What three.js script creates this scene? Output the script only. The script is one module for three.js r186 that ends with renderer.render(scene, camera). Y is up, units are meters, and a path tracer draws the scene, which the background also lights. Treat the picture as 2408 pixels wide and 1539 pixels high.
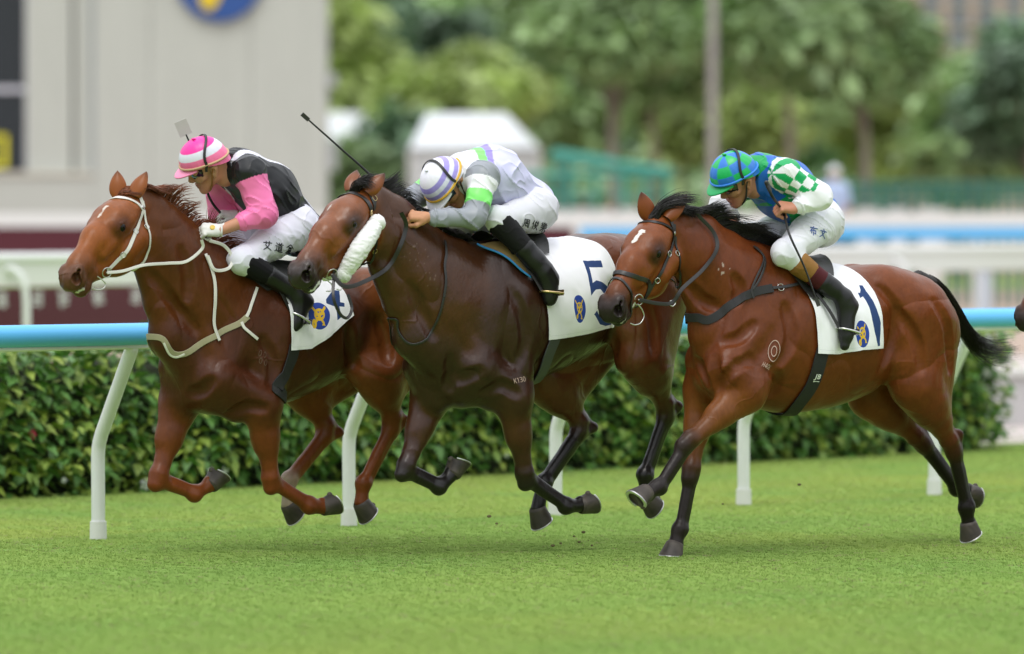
import * as THREE from 'three';
import { mergeGeometries } from 'three/addons/utils/BufferGeometryUtils.js';

// ---------------------------------------------------------------- camera, sky, sun, exposure
const PHI = 38 * Math.PI / 180, FPX = 11532, CAM_H = 1.75, DIST = 25.7;      // focal length in units of a 2408 px wide picture
const scene = new THREE.Scene();
const camera = new THREE.PerspectiveCamera(2 * Math.atan(769.5 / FPX) * 180 / Math.PI, 1024 / 654, 0.5, 2500);
const PITCH = Math.atan(249.5 / FPX);
const cF0 = new THREE.Vector3(Math.sin(PHI), 0, -Math.cos(PHI)), cR = new THREE.Vector3(Math.cos(PHI), 0, Math.sin(PHI));
const cPos = new THREE.Vector3(-cF0.x * DIST, CAM_H, -cF0.z * DIST);
const cF = cF0.clone().multiplyScalar(Math.cos(PITCH)).add(new THREE.Vector3(0, -Math.sin(PITCH), 0));
const cU = new THREE.Vector3().crossVectors(cR, cF);
camera.position.copy(cPos);
camera.lookAt(cPos.clone().add(cF));
camera.focus = 25.6; camera.userData.fStop = 1.35;

const renderer = new THREE.WebGLRenderer({ antialias: true });
renderer.setSize(1024, 654);
renderer.toneMapping = THREE.LinearToneMapping;
renderer.toneMappingExposure = 1.46;
renderer.shadowMap.enabled = true;

// bright overcast sky: even cloud, brighter overhead
{
  const W = 128, H = 64, data = new Float32Array(W * H * 4);
  for (let j = 0; j < H; j++) for (let i = 0; i < W; i++) {
    const up = ((j + 0.5) / H - 0.5) * Math.PI, s = Math.max(0, Math.sin(up));
    const az = i / W * Math.PI * 2;
    const mott = 1 + 0.10 * Math.sin(az * 3 + 2 * s) * Math.sin(up * 7) + 0.06 * Math.sin(az * 7 + 1) * Math.cos(up * 11);
    const b = (up > 0 ? 0.72 * (1 + 2 * s) / 1.6 : 0.30) * (up > 0 ? mott : 1);
    const o = (j * W + i) * 4;
    data[o] = b * 0.97; data[o + 1] = b; data[o + 2] = b * 1.05; data[o + 3] = 1;
  }
  const sky = new THREE.DataTexture(data, W, H, THREE.RGBAFormat, THREE.FloatType);
  sky.mapping = THREE.EquirectangularReflectionMapping; sky.magFilter = THREE.LinearFilter; sky.minFilter = THREE.LinearFilter; sky.wrapS = THREE.RepeatWrapping; sky.needsUpdate = true;
  scene.background = sky; scene.environment = sky;
}
const sun = new THREE.DirectionalLight(new THREE.Color(1.0, 0.96, 0.9), 0.85);
sun.position.set(-14, 34, 12); sun.target.position.set(1, 0, 0); sun.castShadow = true; sun.shadow.radius = 45;
sun.shadow.mapSize.set(2048, 2048);
Object.assign(sun.shadow.camera, { left: -30, right: 30, top: 30, bottom: -30, near: 1, far: 120 });
scene.add(sun, sun.target);
// ---------------------------------------------------------------- helpers
function rng(seed) { let s = seed >>> 0; return () => { s = (s + 0x6D2B79F5) >>> 0; let t = s; t = Math.imul(t ^ (t >>> 15), t | 1); t ^= t + Math.imul(t ^ (t >>> 7), t | 61); return ((t ^ (t >>> 14)) >>> 0) / 4294967296; }; }
const V = (x, y, z) => new THREE.Vector3(x, y, z);
const lerp = (a, b, t) => a + (b - a) * t, clamp = (x, a, b) => x < a ? a : x > b ? b : x, sstep = (a, b, x) => { const t = clamp((x - a) / (b - a), 0, 1); return t * t * (3 - 2 * t); };
const mix3 = (a, b, t) => [lerp(a[0], b[0], t), lerp(a[1], b[1], t), lerp(a[2], b[2], t)];
const lin = h => { const c = new THREE.Color(h); return [c.r, c.g, c.b]; };
// point of the scene seen at (u, v) of the photograph in the upright plane z (the planes the horses run in), or at a given depth
function rayDir(u, v) { return cF.clone().addScaledVector(cR, (u - 1204) / FPX).addScaledVector(cU, -(v - 769.5) / FPX); }
function onZ([u, v], z) { const q = rayDir(u, v), t = (z - cPos.z) / q.z; return cPos.clone().addScaledVector(q, t); }
function atDepth(u, v, dep) { return cPos.clone().addScaledVector(rayDir(u, v), dep); }
function onGround(u, v) { const q = rayDir(u, v); return cPos.clone().addScaledVector(q, -cPos.y / q.y); }
// reading marks off enlarged crops of the photograph
const crop = (x0, y0, k) => (x, y) => [x0 + x * k, y0 + y * k];
const cA = crop(117.6, 258.7, .30562), cB = crop(293.9, 729, .382), cC = crop(646.7, 258.7, .30567), cD = crop(823, 646.7, .43548), cE = crop(1381.5, 305.7, .31316), cG = crop(1410.9, 611.4, .45842), cK = crop(1410.9, 435, .573), cL = crop(117.6, 376.3, .573), cM = crop(646.7, 376.3, .6113);

function hash3(x, y, z) { let h = Math.imul(x, 374761393) ^ Math.imul(y, 668265263) ^ Math.imul(z, 2147483647 ^ 0x5bd1e995); h = Math.imul(h ^ (h >>> 13), 1274126177); return ((h ^ (h >>> 16)) >>> 0) / 4294967295 * 2 - 1; }
function noise3(x, y, z) {
  const xi = Math.floor(x), yi = Math.floor(y), zi = Math.floor(z), fx = x - xi, fy = y - yi, fz = z - zi;
  const u = fx * fx * (3 - 2 * fx), v = fy * fy * (3 - 2 * fy), w = fz * fz * (3 - 2 * fz);
  const a = hash3(xi, yi, zi), b = hash3(xi + 1, yi, zi), c = hash3(xi, yi + 1, zi), d = hash3(xi + 1, yi + 1, zi);
  const e = hash3(xi, yi, zi + 1), f = hash3(xi + 1, yi, zi + 1), g = hash3(xi, yi + 1, zi + 1), h = hash3(xi + 1, yi + 1, zi + 1);
  const l1 = a + (b - a) * u, l2 = c + (d - c) * u, l3 = e + (f - e) * u, l4 = g + (h - g) * u;
  const m1 = l1 + (l2 - l1) * v, m2 = l3 + (l4 - l3) * v;
  return m1 + (m2 - m1) * w;
}
const fbm = (x, y, z, o = 3) => { let s = 0, a = 1, n = 0; for (let i = 0; i < o; i++) { s += a * noise3(x, y, z); n += a; a *= .5; x = x * 2.03 + 7.1; y = y * 2.03 + 3.7; z = z * 2.03 + 1.3; } return s / n; };

// ---------------------------------------------------------------- naming
const taken = new Map();
function numbered(name) { const n = taken.get(name) ?? 0; taken.set(name, n + 1); return n ? `${name}_${String(n).padStart(3, '0')}` : name; }
function tag(o, label, category, group, kind) { Object.assign(o.userData, label ? { label } : {}, category ? { category } : {}, group ? { group } : {}, kind ? { kind } : {}); return o; }
function thing(name, label, category, pos, group) { const o = new THREE.Group(); o.name = numbered(name); if (pos) o.position.copy(pos); scene.add(o); o.updateMatrixWorld(); return tag(o, label, category, group); }
// geometry is given in world coordinates; under a group it is moved into the group's frame
function part(name, geo, mat, parent = scene, label) {
  const m = new THREE.Mesh(geo, mat); m.name = parent === scene ? numbered(name) : name; m.castShadow = m.receiveShadow = true;
  if (parent !== scene) { parent.updateWorldMatrix(true, false); const inv = parent.matrixWorld.clone().invert(); geo.applyMatrix4(inv); }
  parent.add(m); if (label) m.userData.label = label; return m;
}
function local(name, geo, mat, parent, pos, rot) { const m = new THREE.Mesh(geo, mat); m.name = name; m.castShadow = m.receiveShadow = true; if (pos) m.position.set(...pos); if (rot) m.rotation.set(...rot); parent.add(m); return m; }
function structure(name, geo, mat) { const m = part(name, geo, mat); m.userData.kind = 'structure'; return m; }
const std = (color, roughness = .7, o = {}) => new THREE.MeshStandardMaterial({ color: Array.isArray(color) ? new THREE.Color().setRGB(...color) : new THREE.Color(color), roughness, ...o });
const phys = (color, roughness = .7, o = {}) => new THREE.MeshPhysicalMaterial({ color: Array.isArray(color) ? new THREE.Color().setRGB(...color) : new THREE.Color(color), roughness, ...o });

// ---------------------------------------------------------------- smooth bodies: blended tapered bones meshed on a sparse grid
const IDF = { o: [0, 0, 0], m: null };
// prim: a, b ends; ra, rb radii; s = squeeze of the frame's z; k = blend; op 0 add, 1 carve; c = colour; fr = frame
function bone(a, b, ra, rb, o = {}) { const A = a.toArray ? a.toArray() : a, B = b.toArray ? b.toArray() : b; return { ax: A[0], ay: A[1], az: A[2], bx: B[0], by: B[1], bz: B[2], ra, rb, s: o.s ?? 1, k: o.k ?? .03, op: o.op ?? 0, c: o.c ?? null, fr: o.fr ?? IDF, w: o.w ?? 1, t: o.t ?? '' }; }
const ball = (a, r, o) => bone(a, a, r, r, o);
class Field {
  constructor(prims) {
    this.p = prims;
    for (const q of prims) {
      q.vx = q.bx - q.ax; q.vy = q.by - q.ay; q.vz = (q.bz - q.az) / q.s; q.zs = q.az / q.s; const l = q.vx * q.vx + q.vy * q.vy + q.vz * q.vz; q.il = l > 1e-12 ? 1 / l : 0; q.dm = Math.min(1, q.s); q.rd = q.rb - q.ra;
    }
  }
  static pd(q, x, y, z) {
    const f = q.fr; let lx = x - f.o[0], ly = y - f.o[1], lz = z - f.o[2];
    if (f.m) { const m = f.m, X = m[0] * lx + m[1] * ly + m[2] * lz, Y = m[3] * lx + m[4] * ly + m[5] * lz, Z = m[6] * lx + m[7] * ly + m[8] * lz; lx = X; ly = Y; lz = Z; }
    lx -= q.ax; ly -= q.ay; lz = lz / q.s - q.zs;
    let t = (lx * q.vx + ly * q.vy + lz * q.vz) * q.il; t = t < 0 ? 0 : t > 1 ? 1 : t;
    lx -= q.vx * t; ly -= q.vy * t; lz -= q.vz * t;
    return (Math.sqrt(lx * lx + ly * ly + lz * lz) - q.ra - q.rd * t) * q.dm;
  }
  d(x, y, z, list = this.p) {
    let r = 1e3;
    for (let i = 0; i < list.length; i++) {
      const q = list[i], e = Field.pd(q, x, y, z), k = q.k;
      if (q.op === 0) { const h = k - Math.abs(r - e); r = (r < e ? r : e) - (h > 0 ? h * h / (4 * k) : 0); }
      else { const g = -e, h = k - Math.abs(r - g); r = (r > g ? r : g) + (h > 0 ? h * h / (4 * k) : 0); }
    }
    return r;
  }
  grad(x, y, z, list = this.p, e = .002) { const n = V(this.d(x + e, y, z, list) - this.d(x - e, y, z, list), this.d(x, y + e, z, list) - this.d(x, y - e, z, list), this.d(x, y, z + e, list) - this.d(x, y, z - e, list)); return n.lengthSq() > 0 ? n.normalize() : V(0, 1, 0); }
  // first hit along a ray, or null
  cast(o, dir, max = 3) { let t = 0; for (let i = 0; i < 220 && t < max; i++) { const d = this.d(o.x + dir.x * t, o.y + dir.y * t, o.z + dir.z * t); if (d < .0006) return o.clone().addScaledVector(dir, t); t += Math.max(d * .7, .0008); } return null; }
  // from inside outwards
  exit(o, dir, max = 1.2) { let t = 0, last = 0; for (; t < max; t += .01) { if (this.d(o.x + dir.x * t, o.y + dir.y * t, o.z + dir.z * t) > 0) break; last = t; } let a = last, b = t; for (let i = 0; i < 12; i++) { const m = (a + b) / 2; this.d(o.x + dir.x * m, o.y + dir.y * m, o.z + dir.z * m) > 0 ? b = m : a = m; } return o.clone().addScaledVector(dir, a); }
  snap(p, off = 0, it = 6) { const q = p.clone(); for (let i = 0; i < it; i++) { const d = this.d(q.x, q.y, q.z) - off; if (Math.abs(d) < 3e-4) break; q.addScaledVector(this.grad(q.x, q.y, q.z), -d * .9); } return q; }
  bounds(pad = .02) {
    const lo = V(1e9, 1e9, 1e9), hi = V(-1e9, -1e9, -1e9), t = V();
    for (const q of this.p) { if (q.op) continue; for (const [x, y, z, r] of [[q.ax, q.ay, q.az, q.ra], [q.bx, q.by, q.bz, q.rb]]) { const f = q.fr; if (f.m) { const m = f.m; t.set(m[0] * x + m[3] * y + m[6] * z, m[1] * x + m[4] * y + m[7] * z, m[2] * x + m[5] * y + m[8] * z); } else t.set(x, y, z); t.add(V(...f.o)); const R = r * Math.max(1, q.s) + pad; lo.min(t.clone().subScalar(R)); hi.max(t.clone().addScalar(R)); } }
    return [lo, hi];
  }
  // disp(x,y,z) lifts the surface; color(x,y,z,nx,ny,nz,list,d) -> [r,g,b]; keep(x,y,z) false drops the face
  mesh(cell, { disp, color, keep, eps = .003, tau = .014 } = {}) {
    const [lo, hi] = this.bounds(.03), B = 5, bs = B * cell;
    const nb = [0, 1, 2].map(i => Math.ceil((hi.getComponent(i) - lo.getComponent(i)) / bs)), n = nb.map(v => v * B + 1), [NX, NY] = n, NXY = NX * NY;
    const val = new Float32Array(NXY * n[2]).fill(9), vid = new Int32Array(NXY * n[2]).fill(-1), rad = bs * .8661;
    const act = [], all = this.p, SB = 4, srad = rad * SB;
    for (let K = 0; K < nb[2]; K += SB) for (let J = 0; J < nb[1]; J += SB) for (let I = 0; I < nb[0]; I += SB) {
      const sx = lo.x + (I + SB / 2) * bs, sy = lo.y + (J + SB / 2) * bs, sz = lo.z + (K + SB / 2) * bs;
      const sl = all.filter(q => Field.pd(q, sx, sy, sz) < (srad + q.k + .012) * 1.25 + (q.op ? .03 : .0)); if (!sl.some(q => !q.op)) continue;
      for (let c = K; c < Math.min(K + SB, nb[2]); c++) for (let b = J; b < Math.min(J + SB, nb[1]); b++) for (let a = I; a < Math.min(I + SB, nb[0]); a++) {
        const cx = lo.x + (a + .5) * bs, cy = lo.y + (b + .5) * bs, cz = lo.z + (c + .5) * bs;
        const dc = this.d(cx, cy, cz, sl); if (Math.abs(dc) > rad * 1.35 + .012) continue;
        const list = sl.filter(q => Field.pd(q, cx, cy, cz) < (rad + q.k + .012) * 1.25 + (q.op ? .03 : .0));
        act.push([a * B, b * B, c * B, list]);
        for (let k = 0; k <= B; k++) for (let j = 0; j <= B; j++) for (let i = 0; i <= B; i++) { const g = (a * B + i) + (b * B + j) * NX + (c * B + k) * NXY; if (val[g] === 9) val[g] = this.d(lo.x + (a * B + i) * cell, lo.y + (b * B + j) * cell, lo.z + (c * B + k) * cell, list); }
      }
    }
    const pos = [], nor = [], col = [], idx = [], off = [0, 1, NX, NX + 1, NXY, NXY + 1, NXY + NX, NXY + NX + 1];
    const EDG = [[0, 1], [2, 3], [4, 5], [6, 7], [0, 2], [1, 3], [4, 6], [5, 7], [0, 4], [1, 5], [2, 6], [3, 7]];
    const fd = disp ? (x, y, z, l) => this.d(x, y, z, l) - disp(x, y, z) : (x, y, z, l) => this.d(x, y, z, l);
    const dead = [];
    for (const [a, b, c, list] of act) for (let k = 0; k < B; k++) for (let j = 0; j < B; j++) for (let i = 0; i < B; i++) {
      const g = (a + i) + (b + j) * NX + (c + k) * NXY; let m = 0; for (let q = 0; q < 8; q++) if (val[g + off[q]] < 0) m |= 1 << q;
      if (m === 0 || m === 255) continue;
      let x = 0, y = 0, z = 0, cn = 0;
      for (const [p, q] of EDG) { if (((m >> p) & 1) === ((m >> q) & 1)) continue; const v0 = val[g + off[p]], v1 = val[g + off[q]], t = v0 / (v0 - v1); x += (p & 1) + ((q & 1) - (p & 1)) * t; y += ((p >> 1) & 1) + (((q >> 1) & 1) - ((p >> 1) & 1)) * t; z += (p >> 2) + ((q >> 2) - (p >> 2)) * t; cn++; }
      x = lo.x + (a + i + x / cn) * cell; y = lo.y + (b + j + y / cn) * cell; z = lo.z + (c + k + z / cn) * cell;
      let nx, ny, nz, e = eps;
      for (let s = 0; s < 2; s++) {
        nx = fd(x + e, y, z, list) - fd(x - e, y, z, list); ny = fd(x, y + e, z, list) - fd(x, y - e, z, list); nz = fd(x, y, z + e, list) - fd(x, y, z - e, list);
        const l = Math.hypot(nx, ny, nz) || 1; nx /= l; ny /= l; nz /= l;
        if (s === 0) { let dd = fd(x, y, z, list) / Math.max(.5, l / (2 * e)); dd = clamp(dd, -cell * .8, cell * .8); x -= nx * dd; y -= ny * dd; z -= nz * dd; }
      }
      vid[g] = pos.length / 3; pos.push(x, y, z); nor.push(nx, ny, nz); dead.push(keep && !keep(x, y, z));
      let r = 0, gg = 0, bb = 0, w = 0;
      for (const q of list) if (q.c && !q.op) { const d = Field.pd(q, x, y, z), e2 = q.w * Math.exp(-clamp(d, -.03, .2) / tau); r += q.c[0] * e2; gg += q.c[1] * e2; bb += q.c[2] * e2; w += e2; }
      let base = w > 0 ? [r / w, gg / w, bb / w] : [.5, .5, .5];
      if (color) base = color(x, y, z, nx, ny, nz, base) || base;
      col.push(base[0], base[1], base[2]);
    }
    const quad = (A, Bq, C, D, flip) => { if (A < 0 || Bq < 0 || C < 0 || D < 0) return; if (keep && (dead[A] && dead[Bq] && dead[C] && dead[D])) return; flip ? idx.push(A, D, C, A, C, Bq) : idx.push(A, Bq, C, A, C, D); };
    for (const [a, b, c] of act) for (let k = 0; k < B; k++) for (let j = 0; j < B; j++) for (let i = 0; i < B; i++) {
      const X = a + i, Y = b + j, Z = c + k, g = X + Y * NX + Z * NXY, v0 = val[g] < 0;
      if (Y > 0 && Z > 0 && v0 !== (val[g + 1] < 0)) quad(vid[g - NX - NXY], vid[g - NXY], vid[g], vid[g - NX], !v0);
      if (X > 0 && Z > 0 && v0 !== (val[g + NX] < 0)) quad(vid[g - 1 - NXY], vid[g - 1], vid[g], vid[g - NXY], !v0);
      if (X > 0 && Y > 0 && v0 !== (val[g + NXY] < 0)) quad(vid[g - 1 - NX], vid[g - NX], vid[g], vid[g - 1], !v0);
    }
    const geo = new THREE.BufferGeometry();
    geo.setAttribute('position', new THREE.Float32BufferAttribute(pos, 3)); geo.setAttribute('normal', new THREE.Float32BufferAttribute(nor, 3)); geo.setAttribute('color', new THREE.Float32BufferAttribute(col, 3)); geo.setIndex(idx);
    return geo;
  }
}
// geometry from rows of points (a grid), smooth normals; closeU wraps each row; uv optional from 0..1
function gridGeo(rows, { closeU = false, color } = {}) {
  const h = rows.length, w = rows[0].length, pos = [], uv = [], idx = [], col = [];
  rows.forEach((r, j) => r.forEach((p, i) => { pos.push(p.x, p.y, p.z); uv.push(i / (w - 1), j / (h - 1)); if (color) col.push(...color(i / (w - 1), j / (h - 1), p)); }));
  const W = closeU ? w : w - 1;
  for (let j = 0; j < h - 1; j++) for (let i = 0; i < W; i++) { const a = j * w + i, b = j * w + (i + 1) % w, c = a + w, d = b + w; idx.push(a, b, d, a, d, c); }
  const g = new THREE.BufferGeometry(); g.setAttribute('position', new THREE.Float32BufferAttribute(pos, 3)); g.setAttribute('uv', new THREE.Float32BufferAttribute(uv, 2)); if (color) g.setAttribute('color', new THREE.Float32BufferAttribute(col, 3));
  g.setIndex(idx); g.computeVertexNormals(); return g;
}
const curve = (pts, closed = false, tens = .5) => new THREE.CatmullRomCurve3(pts, closed, 'catmullrom', tens);
function tube(pts, r, { closed = false, seg = pts.length * 6, sides = 8, r1, caps = true } = {}) {
  const c = curve(pts, closed), g = new THREE.TubeGeometry(c, seg, 1, sides, closed), P = g.attributes.position, N = g.attributes.normal;
  for (let i = 0; i < P.count; i++) { const t = Math.floor(i / (sides + 1)) / seg, R = typeof r === 'function' ? r(t) : lerp(r, r1 ?? r, t); P.setXYZ(i, P.getX(i) - N.getX(i) * (1 - R), P.getY(i) - N.getY(i) * (1 - R), P.getZ(i) - N.getZ(i) * (1 - R)); }
  if (!closed && caps) { const ends = [[0, c.getPoint(0), c.getTangent(0).negate()], [seg, c.getPoint(1), c.getTangent(1)]], gs = [g]; for (const [s, p, t] of ends) { const R = typeof r === 'function' ? r(s / seg) : lerp(r, r1 ?? r, s / seg); const q = new THREE.SphereGeometry(R * .999, sides, 5); q.applyMatrix4(new THREE.Matrix4().makeTranslation(p.x, p.y, p.z)); gs.push(q); } return mergeGeometries(gs.map(x => x)); }
  return g;
}
// flat strap of width w and thickness th along points with outward normals
function strap(pts, nors, w, th, { closed = false, seg = pts.length * 5, widthAt } = {}) {
  const c = curve(pts, closed), cn = curve(nors.map((n, i) => pts[i].clone().add(n)), closed), rows = [];
  for (let s = 0; s <= seg; s++) {
    const t = s / seg, p = c.getPoint(t), n = cn.getPoint(t).sub(p).normalize(), tg = c.getTangent(t), b = V().crossVectors(tg, n).normalize(); n.crossVectors(b, tg).normalize();
    const ww = w / 2 * (widthAt ? widthAt(t) : 1), e = th * .35;
    rows.push([p.clone().addScaledVector(b, ww).addScaledVector(n, th - e), p.clone().addScaledVector(b, ww - e).addScaledVector(n, th), p.clone().addScaledVector(b, -ww + e).addScaledVector(n, th), p.clone().addScaledVector(b, -ww).addScaledVector(n, th - e), p.clone().addScaledVector(b, -ww).addScaledVector(n, -th * .2), p.clone().addScaledVector(b, ww).addScaledVector(n, -th * .2)]);
  }
  return gridGeo(rows, { closeU: true });
}
// hair: list of [points, r0] tapering tubes of three sides
function hairGeo(list, colorOf) {
  const pos = [], col = [], idx = [];
  list.forEach(([pts, r0], s) => {
    const c = colorOf(s), n = pts.length, base = pos.length / 3, u = V(), w = V(), t = V();
    for (let i = 0; i < n; i++) {
      t.subVectors(pts[Math.min(n - 1, i + 1)], pts[Math.max(0, i - 1)]).normalize(); u.set(.31, .2, .93).cross(t).normalize(); w.crossVectors(t, u);
      const r = r0 * (1 - .85 * Math.pow(i / (n - 1), 1.6));
      for (let k = 0; k < 3; k++) { const a = k * 2.0944; pos.push(pts[i].x + (u.x * Math.cos(a) + w.x * Math.sin(a)) * r, pts[i].y + (u.y * Math.cos(a) + w.y * Math.sin(a)) * r, pts[i].z + (u.z * Math.cos(a) + w.z * Math.sin(a)) * r); col.push(...c); }
      if (i) for (let k = 0; k < 3; k++) { const a = base + (i - 1) * 3 + k, b = base + (i - 1) * 3 + (k + 1) % 3; idx.push(a, b, b + 3, a, b + 3, a + 3); }
    }
  });
  const g = new THREE.BufferGeometry(); g.setAttribute('position', new THREE.Float32BufferAttribute(pos, 3)); g.setAttribute('color', new THREE.Float32BufferAttribute(col, 3)); g.setIndex(idx); g.computeVertexNormals(); return g;
}
// ---------------------------------------------------------------- ground
function noiseTex(n, fn, srgb = true) { const d = new Uint8Array(n * n * 4); for (let j = 0; j < n; j++) for (let i = 0; i < n; i++) { const c = fn(i / n, j / n), o = (j * n + i) * 4; for (let k = 0; k < 3; k++) d[o + k] = clamp(c[k], 0, 1) * 255; d[o + 3] = 255; } const t = new THREE.DataTexture(d, n, n, THREE.RGBAFormat); t.wrapS = t.wrapT = THREE.RepeatWrapping; t.magFilter = THREE.LinearFilter; t.minFilter = THREE.LinearMipmapLinearFilter; t.generateMipmaps = true; if (srgb) t.colorSpace = THREE.SRGBColorSpace; t.needsUpdate = true; return t; }
// noise that wraps round the unit square
function wrapNoise(u, v, f, s) { const a = u * Math.PI * 2, b = v * Math.PI * 2, R = f / (Math.PI * 2); return noise3(Math.cos(a) * R + s, Math.sin(a) * R + Math.cos(b) * R * 1.7, Math.sin(b) * R * 1.7 + s * .7); }
function sheet(pts, y) { const s = new THREE.Shape(pts.map(([x, z]) => new THREE.Vector2(x, -z))), g = new THREE.ShapeGeometry(s); g.rotateX(-Math.PI / 2); g.translate(0, y, 0); const P = g.attributes.position, uv = []; for (let i = 0; i < P.count; i++) uv.push(P.getX(i), P.getZ(i)); g.setAttribute('uv', new THREE.Float32BufferAttribute(uv, 2)); return g; }
{
  const t = noiseTex(512, (u, v) => { const n = wrapNoise(u, v, 6, 1) * .5 + wrapNoise(u, v, 17, 4) * .35 + wrapNoise(u, v, 60, 9) * .35, k = .97 + .09 * n; return [.535 * k * (1 + .08 * wrapNoise(u, v, 4, 21)), .645 * k, .345 * k]; });
  t.repeat.set(1 / 5.3, 1 / 5.3);
  structure('turf', sheet([[-400, 120], [1200, 120], [1200, -1200], [-400, -1200]], 0), phys('#ffffff', 1, { map: t, specularIntensity: .05 }));
}
// short mown blades where the camera sees single tufts
{
  const R = rng(11), blades = [], cols = [];
  const tuft = [];
  for (let i = 0; i < 9; i++) {
    const a = R() * 6.28, d = R() * .034, h = .004 + R() * .006, w = .0026 + R() * .0014, lean = .008 + R() * .016, x = Math.cos(a) * d, z = Math.sin(a) * d, b = R() * 6.28, lx = Math.cos(b) * lean, lz = Math.sin(b) * lean, px = -Math.sin(b) * w, pz = Math.cos(b) * w;
    const k = .94 + R() * .12, c = [k, k, k];
    const g = new THREE.BufferGeometry();
    g.setAttribute('position', new THREE.Float32BufferAttribute([x - px, -.004, z - pz, x + px, -.004, z + pz, x + lx * .45 + px * .8, h * .62, z + lz * .45 + pz * .8, x + lx * .45 - px * .8, h * .62, z + lz * .45 - pz * .8, x + lx, h, z + lz], 3));
    g.setAttribute('color', new THREE.Float32BufferAttribute([...c, ...c, ...c, ...c, ...c], 3)); g.setIndex([0, 1, 2, 0, 2, 3, 3, 2, 4]); g.computeVertexNormals(); { const N = g.attributes.normal; for (let k = 0; k < 5; k++) { const v = V(N.getX(k) * .35, 1, N.getZ(k) * .35).normalize(); N.setXYZ(k, v.x, v.y, v.z); } } tuft.push(g);
  }
  const N = 270000, im = new THREE.InstancedMesh(mergeGeometries(tuft), new THREE.MeshPhysicalMaterial({ vertexColors: true, roughness: 1, specularIntensity: .05, side: THREE.DoubleSide, transmission: .4, thickness: 0 }), N);
  const m = new THREE.Matrix4(), q = new THREE.Quaternion(), c = new THREE.Color(), up = V(0, 1, 0);
  for (let i = 0; i < N; i++) {
    const dep = 18.5 + 21 * Math.pow(R(), 1.25), s = (R() - .5) * (dep * .26 + 4.5), p = cPos.clone().addScaledVector(cF0, dep).addScaledVector(cR, s); p.y = 0;
    const n = fbm(p.x * .9, 3, p.z * .9, 2), n2 = noise3(p.x * 5, 7, p.z * 5), dry = R() < .035 ? 1 : 0, sc = .8 + R() * .5 + .15 * n;
    q.setFromAxisAngle(up, R() * 6.28); m.compose(p, q, V(sc, sc * (.8 + .3 * R()), sc)); im.setMatrixAt(i, m);
    const yel = (p.z < -2.6 && noise3(p.x * 2.3, 4, p.z * 2.3) > -.35 ? .55 : 0) * (.6 + .4 * R()) + sstep(.15, .5, fbm(p.x * .5 + 3, 1, p.z * .5, 2)) * .35, k = 1 + .09 * n + .03 * n2 + (R() - .5) * .10; c.setRGB((.300 + .02 * n + .07 * yel) * k, (.440 + .01 * yel) * k, .112 * k); if (dry) c.setRGB(.32, .32, .15); im.setColorAt(i, c);
  }
  im.name = 'grass'; im.castShadow = im.receiveShadow = true; scene.add(im); tag(im, 'short mown green grass covering the race track', 'grass', null, 'stuff');
}
// divots thrown up behind the middle horse
{
  const R = rng(5); const spots = [[1350, 1262], [1362, 1275], [1384, 1272], [1392, 1283], [1340, 1280], [1318, 1278], [1150, 1215], [1168, 1232], [1880, 1140], [1700, 1186], [1372, 1252], [1300, 1284]];
  spots.forEach(([u, v], i) => { const p = onZ([u, v], -.05), g = new THREE.IcosahedronGeometry(.004 + R() * .006, 1), P = g.attributes.position; for (let k = 0; k < P.count; k++) { const n = 1 + .5 * noise3(P.getX(k) * 60 + i, P.getY(k) * 60, P.getZ(k) * 60); P.setXYZ(k, P.getX(k) * n * 1.4, P.getY(k) * n * .8, P.getZ(k) * n); } g.computeVertexNormals(); g.translate(p.x, p.y, p.z); const o = part('turf_clod', g, std([.14, .12, .05], .95)); tag(o, ['clod of turf below the middle horse, left of a close cluster', 'low clod of turf in the cluster behind the middle horse', 'clod of turf at the right of the cluster behind the middle horse', 'rightmost low clod of the cluster behind the middle horse', 'clod of turf just under the cluster behind the middle horse', 'leftmost low clod of the cluster behind the middle horse', 'clod of turf in the air left of the middle horse hind hoof', 'lower clod of turf left of the middle horse hind hoof', 'high clod of turf beside the rail post under the bay horse', 'clod of turf just right of the planted foreleg of the bay horse', 'topmost clod of the cluster behind the middle horse', 'clod of turf lowest under the raised hind hoof of the middle horse'][i], 'clod', 'clods kicked up by hooves'); });
}
// dirt track and path beyond the hedge
const dirtTex = (c, s) => { const t = noiseTex(256, (u, v) => { const n = wrapNoise(u, v, 5, s) * .5 + wrapNoise(u, v, 31, s + 3) * .4; const k = 1 + .16 * n; return c.map(x => x * k); }); t.repeat.set(1 / 6, 1 / 6); return t; };
const groundBand = (d0, d1, s0, s1) => [[d0, s0], [d0, s1], [d1, s1 * d1 / d0], [d1, s0 * d1 / d0]].map(([d, s]) => { const p = cPos.clone().addScaledVector(cF0, d).addScaledVector(cR, s); return [p.x, p.z]; });
structure('dirt_track', sheet(groundBand(62, 128, -30, 30), .004), std('#ffffff', .95, { map: dirtTex([.66, .58, .52], 2) }));
structure('far_dirt_track', sheet(groundBand(165, 330, -60, 60), .004), std('#ffffff', .95, { map: dirtTex([.45, .36, .30], 6) }));
structure('path', sheet([[10.2, -7.6], [22, -8.2], [30, -30], [16, -30]], .006), std('#ffffff', .9, { map: dirtTex([.74, .70, .68], 4) }));

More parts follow.
